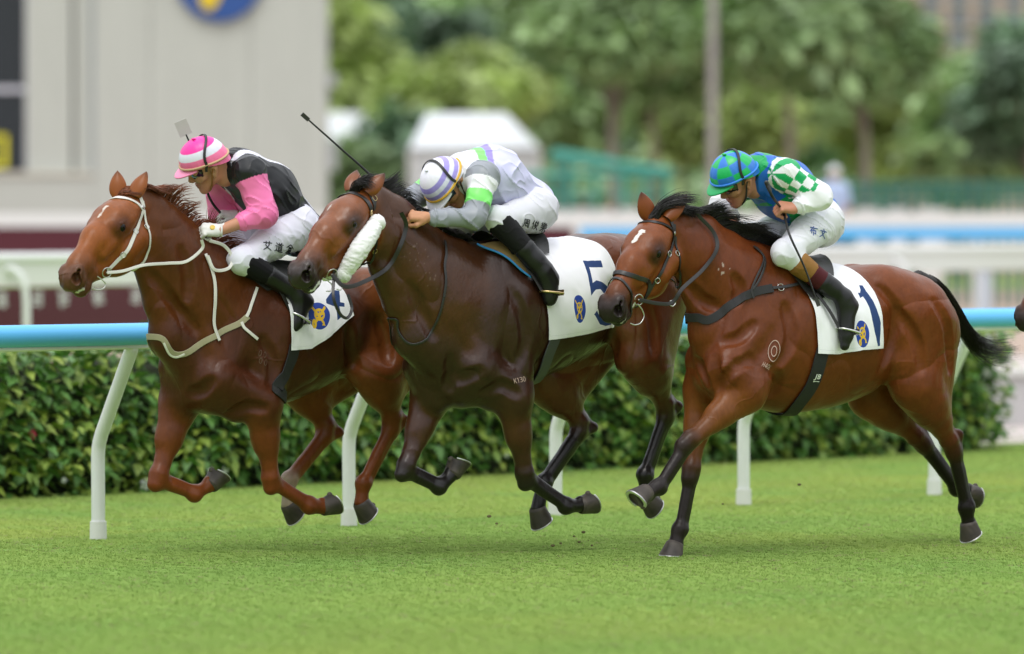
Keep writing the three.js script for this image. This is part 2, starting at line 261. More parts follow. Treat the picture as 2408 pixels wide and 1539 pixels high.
// ---------------------------------------------------------------- running rail beside the turf
const railZ = x => -2.35 - .058 * (x + 1.05);
const M2 = { white: std([.74, .75, .75], .45), blue: std([.12, .50, .92], .38), whiteRough: std([.70, .70, .68], .7), dark: std([.03, .03, .03], .6) };
{
  const post = [-6.2, -4.45, -2.75, -1.05, .73, 2.32, 3.87, 5.56, 7.2, 8.85, 10.5, 12.2, 13.9];
  const g = thing('running_rail', 'low running rail with light blue top tube on cranked white posts', 'rail', V(0, 0, railZ(0)));
  const top = onZ([335, 812], railZ(-1.05) + .36).y;      // underside of the tube
  const rp = (x, y) => V(x, y, railZ(x) + .36);
  part('rail_tube', tube([rp(-7, top + .06), rp(0, top + .06), rp(7, top + .06), rp(14.6, top + .06)], .0605, { seg: 60, sides: 20 }), M2.blue, g);
  part('rail_flange', tube([rp(-7, top - .008), rp(3, top - .008), rp(14.6, top - .008)], .014, { seg: 40, sides: 8 }), M2.white, g);
  for (const x of post) {
    const z = railZ(x), pts = [V(x, -.02, z), V(x, .25, z), V(x, .47, z), V(x, .56, z + .025), V(x, .66, z + .085), V(x, top - .02, z + .335)];
    const p = part('post', tube(pts, .038, { seg: 40, sides: 14 }), M2.white, g);
    const f = new THREE.CylinderGeometry(.046, .048, .10, 16); f.translate(x, .05, z); part('foot_sleeve', f, M2.whiteRough, p);
    const b = new THREE.BoxGeometry(.16, .018, .05); b.translate(x, top - .006, z + .35); part('bracket', b, M2.white, p);
  }
}
// ---------------------------------------------------------------- hedge
{
  const hz = x => -6.0 - .10 * (x - .95), x0 = -9, x1 = 10.2, h = .93, dep = 1.15;
  const g = thing('hedge', 'clipped leafy green hedge running behind the blue rail', 'hedge', V((x0 + x1) / 2, 0, hz(0) - dep / 2));
  // twiggy inside
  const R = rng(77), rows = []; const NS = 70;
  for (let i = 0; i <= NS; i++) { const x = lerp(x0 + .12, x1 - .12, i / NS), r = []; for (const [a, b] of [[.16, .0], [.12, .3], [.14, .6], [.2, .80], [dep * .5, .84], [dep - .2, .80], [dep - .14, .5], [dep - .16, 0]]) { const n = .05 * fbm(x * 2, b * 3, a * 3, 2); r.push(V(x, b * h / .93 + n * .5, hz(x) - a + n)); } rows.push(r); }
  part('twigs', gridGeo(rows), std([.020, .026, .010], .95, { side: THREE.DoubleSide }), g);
  const leaf = new THREE.BufferGeometry(); leaf.setAttribute('position', new THREE.Float32BufferAttribute([0, 0, 0, .34, .04, .30, .5, -.03, .0, .34, .04, -.30, 1, -.10, 0], 3)); leaf.setIndex([0, 1, 2, 0, 2, 3, 1, 4, 2, 2, 4, 3]); leaf.computeVertexNormals();
  const N = 24000, im = new THREE.InstancedMesh(leaf, phys([1, 1, 1], .5, { side: THREE.DoubleSide, transmission: .28, thickness: 0 }), N), m = new THREE.Matrix4(), q = new THREE.Quaternion(), e = new THREE.Euler(), c = new THREE.Color();
  for (let i = 0; i < N; i++) {
    const x = lerp(x0, x1, R()); let a, b, face; const f = R(); const bump = .11 * fbm(x * 1.6, 5, 2, 2);
    if (f < .58) { b = Math.pow(R(), .9) * h; a = -.02 + R() * R() * .22 + .10 * fbm(x * 2.2, b * 3, 1, 2) + (b < .15 ? .05 : 0); face = 0; } else if (f < .9) { a = R() * dep; b = h + bump * .6 - R() * R() * .16; face = 1; } else if (f < .96) { b = R() * h; a = dep - R() * .15; face = 2; } else { b = R() * h; a = R() * dep; face = 3; }
    const X = face === 3 ? (R() < .5 ? x1 : x0) + (R() - .5) * .3 : x;
    const y = clamp(b + bump * .4, .02, 1.1), s = .075 + R() * .06;
    e.set((R() - .5) * 1.5, face === 2 ? Math.PI * .5 + (R() - .5) * 2 : -Math.PI * .5 + (R() - .5) * 2.6, -.2 - R() * .9 + (face === 1 ? .9 : .2)); q.setFromEuler(e); m.compose(V(X, y, hz(X) - a), q, V(s, s, s)); im.setMatrixAt(i, m);
    const young = R() < .42 ? .85 : 0, k = .75 + R() * .5; const cc = mix3([.095, .235, .036], [.38, .47, .06], young * (.4 + .6 * R())); c.setRGB(cc[0] * k, cc[1] * k, cc[2] * k); im.setColorAt(i, c);
  }
  im.position.set(0, 0, 0); im.name = 'foliage'; im.userData.kind = 'stuff'; im.castShadow = im.receiveShadow = true; im.position.sub(g.position); g.add(im);
  // a few blossoms low in the hedge
  for (const [u, v, col, s] of [[75, 1022, [.75, .06, .14], .035], [110, 1115, [.8, .8, .82], .02], [150, 1130, [.8, .8, .82], .022], [340, 1140, [.8, .8, .8], .04], [495, 1110, [.8, .8, .82], .03], [530, 1105, [.8, .8, .82], .028], [640, 1095, [.8, .8, .82], .025], [1190, 1068, [.8, .8, .82], .03], [365, 1008, [.55, .5, .55], .025]]) {
    const qd = rayDir(u, v); let t = 25; for (; t < 45; t += .02) { const p = cPos.clone().addScaledVector(qd, t); if (p.z < hz(p.x) + .03) break; } const p = cPos.clone().addScaledVector(qd, t), gs = [];
    for (let k = 0; k < 5; k++) { const a = k * 1.257, pg = new THREE.SphereGeometry(s * .55, 8, 6); pg.scale(1, .35, .7); pg.rotateX(1.1); pg.rotateZ(a); pg.translate(p.x + Math.cos(a) * s * .5, p.y + Math.sin(a) * s * .5, p.z); gs.push(pg); }
    part('blossom', mergeGeometries(gs), std(col, .7), g);
  }
}
// ---------------------------------------------------------------- horses
const rot2 = (x, y, deg) => { const a = deg * Math.PI / 180, c = Math.cos(a), s = Math.sin(a); return [x * c - y * s, x * s + y * c]; };
function headFrame(o, yaw, pitch, roll, sc) {
  const y = yaw * Math.PI / 180, p = pitch * Math.PI / 180, r = roll * Math.PI / 180;
  const hx = V(-Math.cos(p) * Math.cos(y), -Math.sin(p), Math.cos(p) * Math.sin(y)), hz0 = V(-Math.sin(y), 0, -Math.cos(y)), hy0 = V().crossVectors(hz0, hx);
  const hy = hy0.clone().multiplyScalar(Math.cos(r)).addScaledVector(hz0, Math.sin(r)), hz = hz0.clone().multiplyScalar(Math.cos(r)).addScaledVector(hy0, -Math.sin(r));
  return { o: o.toArray(), m: [hx.x, hx.y, hx.z, hy.x, hy.y, hy.z, hz.x, hz.y, hz.z], sc, pt: (a, b, c) => o.clone().addScaledVector(hx, a * sc).addScaledVector(hy, b * sc).addScaledVector(hz, c * sc), dir: (a, b, c) => V().addScaledVector(hx, a).addScaledVector(hy, b).addScaledVector(hz, c), hx, hy, hz };
}
// near side of the head is z < 0
function headPrims(fr, C) {
  const s = fr.sc, out = [], S = (a) => a.map(v => v * s);
  const add = (a, b, ra, rb, o = {}) => out.push(bone(S(a), S(b), ra * s, rb * s, { ...o, k: (o.k ?? .03) * s, fr }));
  const both = (a, b, ra, rb, o) => { for (const m of [-1, 1]) add([a[0], a[1], a[2] * m], [b[0], b[1], b[2] * m], ra, rb, o); };
  const H = C.face, Mz = C.muzzle, D = C.faceDark;
  add([.0, -.06, 0], [.15, -.052, 0], .076, .084, { c: H, k: .04 });                    // skull
  add([.14, -.048, 0], [.30, -.046, 0], .086, .072, { s: .98, c: H, k: .05 });            // forehead to nose
  add([.30, -.046, 0], [.48, -.064, 0], .070, .056, { s: .86, c: H, k: .05 });           // nasal bone
  add([.47, -.074, 0], [.555, -.090, 0], .058, .056, { s: .95, c: Mz, k: .03, w: .8 }); // muzzle
  add([.09, -.17, 0], [.21, -.195, 0], .105, .098, { s: .70, c: H, k: .05 });            // jowl
  add([.21, -.19, 0], [.42, -.155, 0], .088, .050, { s: .74, c: H, k: .05 });           // jaw
  both([.11, -.175, .045], [.21, -.175, .044], .070, .062, { c: H, k: .03 });             // masseter
  add([.44, -.150, 0], [.545, -.168, 0], .034, .031, { s: 1.1, c: Mz, k: .02 });         // lower jaw, chin
  add([.50, -.178, 0], [.535, -.178, 0], .030, .026, { s: 1.1, c: Mz, k: .02 });
  add([.545, -.115, -.02], [.545, -.115, .02], .044, .044, { c: Mz, k: .03 });           // upper lip
  add([.585, -.11, -.014], [.585, -.11, .014], .026, .026, { c: Mz, k: .03 });
  both([.145, -.020, .060], [.205, -.022, .068], .028, .026, { c: H, k: .05 });         // brow
  both([.190, -.046, .070], [.207, -.047, .069], .031, .029, { c: D, k: .035 });          // eye mound
  both([.168, -.030, .096], [.200, -.022, .101], .0075, .0075, { c: D, k: .008, w: 2 }); both([.200, -.022, .101], [.232, -.040, .094], .0075, .006, { c: D, k: .008, w: 2 });  // upper lid
  both([.172, -.056, .092], [.226, -.062, .089], .007, .006, { c: D, k: .01, w: 2 });    // lower lid
  both([.22, -.088, .072], [.35, -.100, .053], .012, .007, { c: H, k: .05 });            // facial crest
  both([.07, -.015, .055], [.15, -.008, .058], .026, .024, { c: H, k: .03 });              // temple
  both([.06, -.045, .078], [.165, -.078, .084], .020, .016, { c: H, k: .045 });            // zygomatic arch
  // nostrils
  both([.535, -.058, .040], [.572, -.076, .046], .030, .029, { c: Mz, k: .02 });
  both([.520, -.046, .05], [.584, -.098, .058], .013, .012, { c: Mz, k: .012 });
  both([.600, -.070, .068], [.540, -.064, .040], .023, .012, { op: 1, k: .010 });
  both([.590, -.090, .066], [.56, -.084, .046], .015, .012, { op: 1, k: .008 }); both([.55, -.050, .066], [.53, -.050, .052], .007, .006, { op: 1, k: .008 });
  // hollows over and beside the nose, under the crest, and the mouth line
  both([.455, -.143, .056], [.53, -.143, .052], .0055, .006, { op: 1, k: .006 });
  add([.59, -.146, -.03], [.59, -.146, .03], .009, .009, { op: 1, k: .008 });
  both([.53, -.143, .052], [.59, -.146, .03], .007, .009, { op: 1, k: .008 });
  return out;
}
// ears: cupped leaf swept from base to tip
function earGeo(fr, sgn, tip, open, C) {
  const b = fr.pt(-.005, -.012, .052 * sgn), t = tip, ax = t.clone().sub(b), L = ax.length(), rows = [], d = ax.clone().normalize();
  const o = open.clone().addScaledVector(d, -open.dot(d)).normalize(), s = V().crossVectors(d, o);
  const N = 14, M = 13;
  for (const shell of [0, 1]) for (let jj = 0; jj <= N; jj++) {
    const j = shell ? N - jj : jj, v = j / N, w = .047 * Math.pow(Math.sin(Math.PI * Math.pow(.10 + .90 * v, .72)), .75) * (v > .999 ? 0 : 1) + .0015, dep = .030 * (1 - .62 * v), row = [];
    const c = b.clone().addScaledVector(d, L * v).addScaledVector(o, -.012 * Math.sin(v * 3));
    for (let i = 0; i <= M; i++) { const a = lerp(-1.25, 1.25, i / M) * (1 - .0 * v), k = shell ? .86 : 1; row.push(c.clone().addScaledVector(s, Math.sin(a) * w * k).addScaledVector(o, (-Math.cos(a) * dep + .006 * shell + (1 - Math.cos(a)) * .006))); }
    rows.push(row);
  }
  return gridGeo(rows, { color: (u, v) => { const inner = v > .5; const vv = inner ? 2 - 2 * v : 2 * v; const k = sstep(.6, 1, vv); return inner ? mix3(C.earIn, C.earTip, k * .7 + (Math.abs(u - .5) > .42 ? .3 : 0)) : mix3(C.face, C.earTip, k * .75); } });
}
function hoofGeo(C, T, zsgn) {                        // coronet centre, toe point -> hoof in world space
  const t = T.clone().sub(C); t.z = 0; t.normalize();
  const [fx, fy] = rot2(t.x, t.y, -50), [nx, ny] = rot2(t.x, t.y, 40), f = V(fx, fy, 0), n = V(nx, ny, 0), z = V(0, 0, 1);
  const len = Math.max(.085, T.clone().sub(C).setZ(0).length()), h = Math.min(.075, len * .72);
  const ring = (v, kk = 1) => { const k = kk * 1.12; const row = [], R = 22; for (let i = 0; i < R; i++) { const a = i / R * Math.PI * 2, ca = Math.cos(a), sa = Math.sin(a); const rf = lerp(.043, .063, v) * k, rb = lerp(.036, .050, v) * k, rz = lerp(.042, .059, v) * k; const back = ca < 0 ? rb : rf; row.push(C.clone().addScaledVector(n, h * v - (1 - v) * .012 * ca).addScaledVector(f, ca * back + v * .020).addScaledVector(z, sa * rz * (ca < -.5 ? .92 : 1))); } return row; };
  const rows = [ring(-.12, .9), ring(0, 1.03), ring(.06, 1.02), ring(.35), ring(.7), ring(.95), ring(1, .985)];
  const wall = gridGeo(rows, { closeU: true, color: (u, v, p) => { const k = .75 + .35 * Math.sin(v * 26) * .3 + .45 * noise3(p.x * 90, p.y * 90, p.z * 90) + (v < .34 ? .25 : 0); return [k, k * .95, k * .9]; } });
  const inner = [ring(1, .985), ring(1.0, .86), ring(.86, .80), ring(.82, .4), ring(.84, .02)];
  const sole = gridGeo(inner, { closeU: true });
  // frog: a wedge on the sole
  const frog = tube([C.clone().addScaledVector(n, h * .93).addScaledVector(f, -.032), C.clone().addScaledVector(n, h * .92).addScaledVector(f, 0.005), C.clone().addScaledVector(n, h * .9).addScaledVector(f, .035)], .016, { r1: .005, seg: 8, sides: 7 });
  const shoeRows = []; const R = 26;
  for (let i = 0; i <= R; i++) { const a = lerp(-2.5, 2.5, i / R), ca = Math.cos(a), sa = Math.sin(a), back = ca < 0 ? .050 : .063; const P = (kk, v, k = kk * 1.12) => C.clone().addScaledVector(n, h * 1 + v).addScaledVector(f, ca * back * k + .020).addScaledVector(z, sa * .059 * k); shoeRows.push([P(1.0, .001), P(1.0, .007), P(.97, .009), P(.76, .009), P(.74, .007), P(.74, .001)]); }
  return { wall, sole: mergeGeometries([sole, frog].map(g => { const q = g.clone(); q.deleteAttribute('uv'); return q; })), shoe: gridGeo(shoeRows, { closeU: true }), n, f };
}
const M = {
  hoof: std([.062, .052, .044], .55, { vertexColors: true }), sole: std([.10, .085, .07], .9), shoe: std([.62, .62, .62], .35, { metalness: .9 }),
  eye: phys([.004, .003, .003], .10, { specularIntensity: .6 }),
  coat: new THREE.MeshPhysicalMaterial({ vertexColors: true, roughness: .36, specularIntensity: .5 }),
  hair: new THREE.MeshStandardMaterial({ vertexColors: true, roughness: .48 }),
};
function buildHorse(c) {
  const zh = c.z, fr = { o: [0, 0, zh], m: null }, C = c.col, P = [];
  const J = (px, dz) => { const p = onZ(px, zh + dz); p.z = dz; return p; };
  const T = (x, y, z) => { const X = x * c.sx, Y = y * c.sy, [rx, ry] = rot2(X, Y, c.tilt); return V(c.W[0] + rx, c.W[1] + ry, z * c.sz); };
  const add = (a, b, ra, rb, o = {}) => { const q = bone(a, b, ra, rb, { fr, c: C.body, ...o }); P.push(q); return q; };
  const both = (f) => { f(1); f(-1); };
  const sc = c.sy;
  // trunk
  const tk = c.tuck ?? 0;
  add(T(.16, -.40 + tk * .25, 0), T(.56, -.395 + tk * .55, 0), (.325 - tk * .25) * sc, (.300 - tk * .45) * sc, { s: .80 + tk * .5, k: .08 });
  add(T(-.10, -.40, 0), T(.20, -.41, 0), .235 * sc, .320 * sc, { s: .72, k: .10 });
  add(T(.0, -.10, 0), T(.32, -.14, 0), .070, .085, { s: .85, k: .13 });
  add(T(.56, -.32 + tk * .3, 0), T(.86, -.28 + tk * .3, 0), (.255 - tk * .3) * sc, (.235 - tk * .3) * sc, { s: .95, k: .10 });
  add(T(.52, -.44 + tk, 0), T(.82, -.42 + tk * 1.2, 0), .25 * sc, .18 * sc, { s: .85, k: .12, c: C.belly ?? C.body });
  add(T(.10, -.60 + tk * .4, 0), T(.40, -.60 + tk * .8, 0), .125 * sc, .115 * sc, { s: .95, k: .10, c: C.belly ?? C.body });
  both(m => {
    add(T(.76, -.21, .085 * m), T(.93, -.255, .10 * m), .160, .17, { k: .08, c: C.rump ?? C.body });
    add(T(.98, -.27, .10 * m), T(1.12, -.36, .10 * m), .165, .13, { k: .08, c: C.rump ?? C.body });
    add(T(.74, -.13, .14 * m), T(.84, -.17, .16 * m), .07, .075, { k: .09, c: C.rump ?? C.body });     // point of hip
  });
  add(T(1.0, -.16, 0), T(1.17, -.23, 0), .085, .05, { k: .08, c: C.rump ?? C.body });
  // neck
  const nk = c.neck.map(([px, r, dz = 0]) => [J(px, dz), r]);
  for (let i = 0; i + 1 < nk.length; i++) add(nk[i][0], nk[i + 1][0], nk[i][1], nk[i + 1][1], { s: lerp(.60, .66, i / 2), k: .08, c: C.neck ?? C.body });
  add(nk[nk.length - 1][0], T(.12, -.36, 0), nk[nk.length - 1][1], .27, { s: .66, k: .10, c: C.neck ?? C.body });
  // crest line
  const cr = c.crest.map(([px, dz = 0]) => J(px, dz)); for (let i = 0; i + 1 < cr.length; i++) add(cr[i], cr[i + 1], .032, .034, { k: .07, c: C.neck ?? C.body });
  // windpipe and neck muscle
  const un = c.under.map(([px, dz = 0]) => J(px, dz)); for (let i = 0; i + 1 < un.length; i++) add(un[i], un[i + 1], .050, .062, { k: .06, c: C.neck ?? C.body });
  // breast
  { const a = un[un.length - 1], sh = J(c.nf.sh, .13), sf = J(c.ff.sh, -.13), mid = sh.clone().add(sf).multiplyScalar(.5); add(a, mid.clone().add(V(.06, -.02, 0)), .10, .155, { s: 1.0, k: .10 }); add(mid.clone().add(V(.08, -.06, 0)), T(.16, -.60 + tk * .5, 0), .15, .12, { s: 1.0, k: .08 }); }
  // fore quarters
  const legs = [];
  const fore = (L, m) => {
    const Sh = J(L.sh, L.zs ?? .135 * m), El = J(L.el, L.ze ?? .155 * m), Kn = J(L.kn, L.zk ?? .125 * m), Fe = J(L.fe, L.zf ?? L.zk ?? .12 * m), Co = J(L.co, L.zf ?? L.zk ?? .12 * m), To = J(L.to, L.zf ?? L.zk ?? .12 * m);
    const top = T(.06, -.13, .10 * m), Lc = C.leg, Ck = C.knee ?? Lc;
    add(top, Sh, .075, .085, { k: .08 });
    const nz = nk[Math.min(2, nk.length - 1)][0];
    add(T(.05, -.20, .150 * m), Sh.clone().add(V(.035, .07, .022 * m)), .046, .050, { k: .022 });                        // over the blade
    add(T(.15, -.24, .165 * m), El.clone().add(V(.035, .075, .018 * m)), .066, .056, { k: .020 });                       // long head of triceps
    add(Sh.clone().add(V(.045, .03, .040 * m)), El.clone().add(V(.0, .035, .030 * m)), .052, .046, { k: .018 });           // lateral head
    add(V(nz.x, nz.y + .02, .085 * m), Sh.clone().add(V(-.0, .04, .0)), .050, .058, { k: .030, c: C.neck ?? C.body });      // neck to shoulder
    P.push(bone(Sh.clone().add(V(.10, -.01, .13 * m)), El.clone().add(V(.055, .10, .10 * m)), .016, .02, { op: 1, k: .05, fr }));                                                   // blade
    add(T(.12, -.30, .16 * m), El, .10, .085, { k: .06 });                                   // triceps
    add(Sh, El, .088, .090, { k: .06 });                                                      // arm
    add(V(Sh.x + .02, Sh.y - .05, .075 * m), V(lerp(Sh.x, El.x, .6), Sh.y - .15, .085 * m), .085, .080, { k: .06 });  // breast
    const u = Kn.clone().sub(El), L1 = u.length(); u.normalize(); const [bx, by] = rot2(u.x, u.y, 90), bk = V(bx, by, 0);
    const q = t => El.clone().lerp(Kn, t);
    add(El.clone().addScaledVector(bk, .005), q(.42), .094, .068, { s: .85, k: .05, c: C.arm });
    add(q(.05).addScaledVector(bk, -.032), q(.5).addScaledVector(bk, -.022), .062, .045, { k: .035, c: C.arm });
    add(q(.1).addScaledVector(bk, .035), q(.55).addScaledVector(bk, .016), .056, .038, { k: .03, c: C.arm });
    add(q(.40), q(.90), .060, .042, { k: .04, c: mix3(C.arm, Ck, .35) });
    add(q(.94).addScaledVector(bk, -.006), Kn.clone().addScaledVector(u, .025).addScaledVector(bk, -.008), .047, .041, { k: .03, c: Ck });   // knee
    add(Kn.clone().addScaledVector(bk, .026), Kn.clone().addScaledVector(bk, .024).addScaledVector(u, .012), .022, .02, { k: .03, c: Ck });
    const w = Fe.clone().sub(Kn), L2 = w.length(); w.normalize(); const [cx, cy] = rot2(w.x, w.y, 90), bc = V(cx, cy, 0), r = t => Kn.clone().lerp(Fe, t);
    add(r(.08), r(.95), .033, .028, { k: .03, c: Lc });
    add(r(.10).addScaledVector(bc, .029), r(.95).addScaledVector(bc, .028), .019, .020, { k: .016, c: Lc });
    add(Fe.clone(), Fe.clone().addScaledVector(bc, .014), .039, .034, { k: .03, c: Lc });
    const pv = Co.clone().sub(Fe), pl = pv.clone().normalize(); const [px, py] = rot2(pl.x, pl.y, 90), bp = V(px, py, 0);
    add(Fe.clone().addScaledVector(pl, .01), Co, .033, .039, { k: .03, c: L.sock ?? Lc });
    add(Co.clone().addScaledVector(bp, .026), Co.clone().addScaledVector(bp, .026).addScaledVector(pl, .012), .021, .020, { k: .02, c: L.sock ?? Lc });   // heel bulbs
    legs.push({ Co, To, m, hind: false });
  };
  const hind = (L, m) => {
    const St = J(L.st, L.zs ?? .175 * m), Ho = J(L.ho, L.zk ?? .13 * m), Fe = J(L.fe, L.zf ?? L.zk ?? .12 * m), Co = J(L.co, L.zf ?? L.zk ?? .12 * m), To = J(L.to, L.zf ?? L.zk ?? .12 * m), Lc = C.hleg ?? C.leg;
    const hip = T(1.0, -.32, .125 * m), R = C.rump ?? C.body, Gk = C.thigh ?? R;
    const u = Ho.clone().sub(St).normalize(), [bx, by] = rot2(u.x, u.y, 90), bk = V(bx, by, 0), q = t => St.clone().lerp(Ho, t);
    add(hip, St.clone().addScaledVector(u, .02), .195, .118, { s: .86, k: .09, c: R });
    add(T(.86, -.30, .16 * m), St, .13, .10, { k: .08, c: R });
    add(T(1.12, -.38, .105 * m), q(.30).addScaledVector(bk, .055), .14, .085, { s: .9, k: .07, c: R });
    add(hip, q(.25).addScaledVector(bk, .03), .17, .085, { s: .85, k: .08, c: R });
    add(St, q(.40), .108, .092, { k: .06, c: Gk });
    add(T(.80, -.19, .135 * m), T(1.02, -.27, .160 * m), .095, .085, { k: .025, c: R });                                      // gluteal
    add(T(.99, -.26, .170 * m), q(.10).add(V(.06, .02, .045 * m)), .082, .062, { k: .020, c: R });                            // biceps femoris
    add(T(1.11, -.34, .125 * m), q(.42).addScaledVector(bk, .062).add(V(0, 0, .01 * m)), .080, .045, { k: .020, c: R });       // semitendinosus
    add(T(.76, -.20, .175 * m), St.clone().add(V(-.01, .07, .015 * m)), .055, .050, { k: .030, c: R });                       // front of the thigh
    add(St.clone().add(V(-.035, -.01, .02 * m)), St.clone().add(V(-.03, -.04, .015 * m)), .045, .035, { k: .03, c: R });
    P.push(bone(T(.70, -.34, .30 * m), T(.72, -.44, .30 * m), .06, .07, { op: 1, k: .10, fr }));                              // flank hollow
    add(q(.18).add(V(-.01, 0, .035 * m)), q(.62).add(V(0, 0, .022 * m)), .050, .030, { k: .018, c: Gk });                     // gaskin muscle
    add(q(.30), q(.88), .090, .047, { k: .05, c: Gk });
    add(T(1.15, -.42, .11 * m), q(.62).addScaledVector(bk, .050), .11, .040, { k: .06, c: Gk });
    add(q(.30).addScaledVector(bk, .055), q(.80).addScaledVector(bk, .046), .030, .014, { k: .03, c: Gk });
    const w = Fe.clone().sub(Ho), L2 = w.length(); w.normalize(); const [cx, cy] = rot2(w.x, w.y, 90), bc = V(cx, cy, 0), r = t => Ho.clone().lerp(Fe, t);
    add(q(.80).addScaledVector(bk, .046), Ho.clone().addScaledVector(bc, .062).addScaledVector(w, -.040), .014, .021, { k: .02, c: mix3(Gk, Lc, .5) });       // tendon to the point of hock
    add(Ho.clone().addScaledVector(bc, .062).addScaledVector(w, -.045), Ho.clone().addScaledVector(bc, .034).addScaledVector(w, .06), .022, .020, { k: .025, c: Lc });
    add(q(.93), Ho.clone().addScaledVector(w, .035), .052, .045, { k: .03, c: mix3(Gk, Lc, .6) });
    add(r(.08), r(.95), .036, .030, { k: .03, c: Lc });
    add(r(.12).addScaledVector(bc, .032), r(.95).addScaledVector(bc, .028), .021, .021, { k: .016, c: Lc });
    add(Fe.clone(), Fe.clone().addScaledVector(bc, .014), .041, .036, { k: .03, c: L.sock ?? Lc });
    const pl = Co.clone().sub(Fe).normalize(), [px, py] = rot2(pl.x, pl.y, 90), bp = V(px, py, 0);
    add(Fe.clone().addScaledVector(pl, .01), Co, .034, .039, { k: .03, c: L.sock ?? Lc });
    add(Co.clone().addScaledVector(bp, .026), Co.clone().addScaledVector(bp, .026).addScaledVector(pl, .012), .021, .020, { k: .02, c: L.sock ?? Lc });
    legs.push({ Co, To, m, hind: true });
  };
  fore(c.nf, 1); fore(c.ff, -1); hind(c.nh, 1); hind(c.fh, -1);
  // head
  const hf = headFrame(c.head.o, c.head.yaw, c.head.pitch, c.head.roll, c.head.sc);
  P.push(...headPrims(hf, C));
  // grooves: throat (jugular), flank, elbow pocket, between the breast muscles, between the thighs
  for (const g of c.groove ?? []) { const a = J(g[0], g[2]), b = J(g[1], g[3]); P.push(bone(a, b, g[4], g[5], { op: 1, k: g[6] ?? .05, fr })); }
  { // creases between muscles, laid on the coat along marks read from the photograph
    const F0 = new Field(P.slice()), at = px => { const q = rayDir(px[0], px[1]); return F0.cast(cPos.clone().addScaledVector(q, 20), q.clone().normalize(), 14); };
    for (const [pxs, r = .013] of c.creases ?? []) { const pts = pxs.map(at).filter(p => p && Math.abs(p.z - zh) < .5); if (pts.length < 2) continue; const cs = curve(pts).getSpacedPoints(pts.length * 3); for (let i = 0; i + 1 < cs.length; i++) { const e = t => r * Math.pow(Math.sin(Math.PI * clamp(.12 + .76 * t, 0, 1)), .7), a = F0.snap(cs[i], c.creaseOff ?? .007, 4), b = F0.snap(cs[i + 1], c.creaseOff ?? .007, 4); a.z -= zh; b.z -= zh; P.push(bone(a, b, e(i / cs.length), e((i + 1) / cs.length), { op: 1, k: .045, fr })); if (c.mirrorCrease) { const a2 = a.clone(), b2 = b.clone(); a2.z *= -1; b2.z *= -1; P.push(bone(a2, b2, e(i / cs.length), e((i + 1) / cs.length), { op: 1, k: .045, fr })); } } }
  }
  const F = new Field(P), sd = c.seed;
  const inHead = (x, y, z) => Math.hypot(x - hf.o[0] + .18, y - hf.o[1] + .2, z - hf.o[2]) < .36;
  const disp = (x, y, z) => { const Z = z * 1.0, tw = sstep(.72, .95, y) * (inHead(x, y, z) ? .18 : 1), cr = fbm(x * 3.4 + sd * 2, y * 2.6 + 3, Z * 3.4, 2); return -.0055 * tw * Math.pow(Math.max(0, 1 - Math.abs(cr) * 6), 1.5) + .0004 * noise3(x * 130, y * 70, Z * 130) + .0042 * fbm(x * 9 + sd, y * 9, Z * 9, 2) + .0017 * Math.pow(Math.max(0, 1 - Math.abs(noise3(x * 6 + sd * 3 + .4 * noise3(x * 14, y * 14, Z * 14), y * 4.5, Z * 6)) * 13), 1.5) * sstep(-.2, .3, noise3(x * 3 + 5, y * 3 + sd, Z * 3)); };
  const marks = c.marks ? c.marks({ F, hf, zh }) : [];
  const body = F.mesh(c.cell ?? .0060, {
    disp, color: (x, y, z, nx, ny, nz, b) => {
      const n = fbm(x * 14 + sd, y * 14, z * 14, 3), n2 = noise3(x * 90, y * 40 + sd, z * 90), n3 = fbm(x * 3.2 + sd, y * 3.2, z * 3.2, 2);
      const k = 1 + .16 * n + .10 * n2 + .18 * n3; let o = [b[0] * k, b[1] * k * (1 + .03 * n), b[2] * k];
      for (const f of marks) o = f(x, y, z, o, nx, ny, nz) ?? o;
      return o;
    }
  });
  const root = thing('racehorse', c.label, 'horse', V(T(.5, 0, 0).x, 0, zh), 'racehorses galloping on the turf');
  const ears = c.ears.map(([sgn, tip, open]) => earGeo(hf, sgn, tip(hf), open(hf), C));
  for (const e of ears) e.deleteAttribute('uv');
  const bm = part('body', mergeGeometries([body, ...ears]), c.coat ?? M.coat, root);
  for (const { Co, To, hind: h } of legs) {
    Co.z += zh; To.z += zh; const g = hoofGeo(Co, To); const hm = part('hoof', g.wall, M.hoof, root); part('sole', g.sole, M.sole, hm); part('horseshoe', g.shoe, M.shoe, hm);
  }
  for (const m of [-1, 1]) { const e = hf.pt(.200, -.042, .083 * m), s = new THREE.SphereGeometry(.0305 * c.head.sc, 20, 14); s.translate(e.x, e.y, e.z); part('eye', s, M.eye, root); }
  return { root, F, hf, T, J, zh, C, fr, c };
}
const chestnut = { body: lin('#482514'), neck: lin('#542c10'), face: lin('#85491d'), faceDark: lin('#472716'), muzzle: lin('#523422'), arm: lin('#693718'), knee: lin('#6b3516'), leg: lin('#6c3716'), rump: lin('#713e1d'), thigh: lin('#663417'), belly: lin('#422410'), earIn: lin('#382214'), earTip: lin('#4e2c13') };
const darkbay = { body: lin('#311b10'), neck: lin('#44250f'), face: lin('#763f18'), faceDark: lin('#221611'), muzzle: lin('#251d1a'), arm: lin('#472713'), knee: lin('#191210'), leg: lin('#14100f'), rump: lin('#5e3118'), thigh: lin('#4e2814'), hleg: lin('#14100f'), belly: lin('#351d11'), earIn: lin('#291c15'), earTip: lin('#120d0b') };
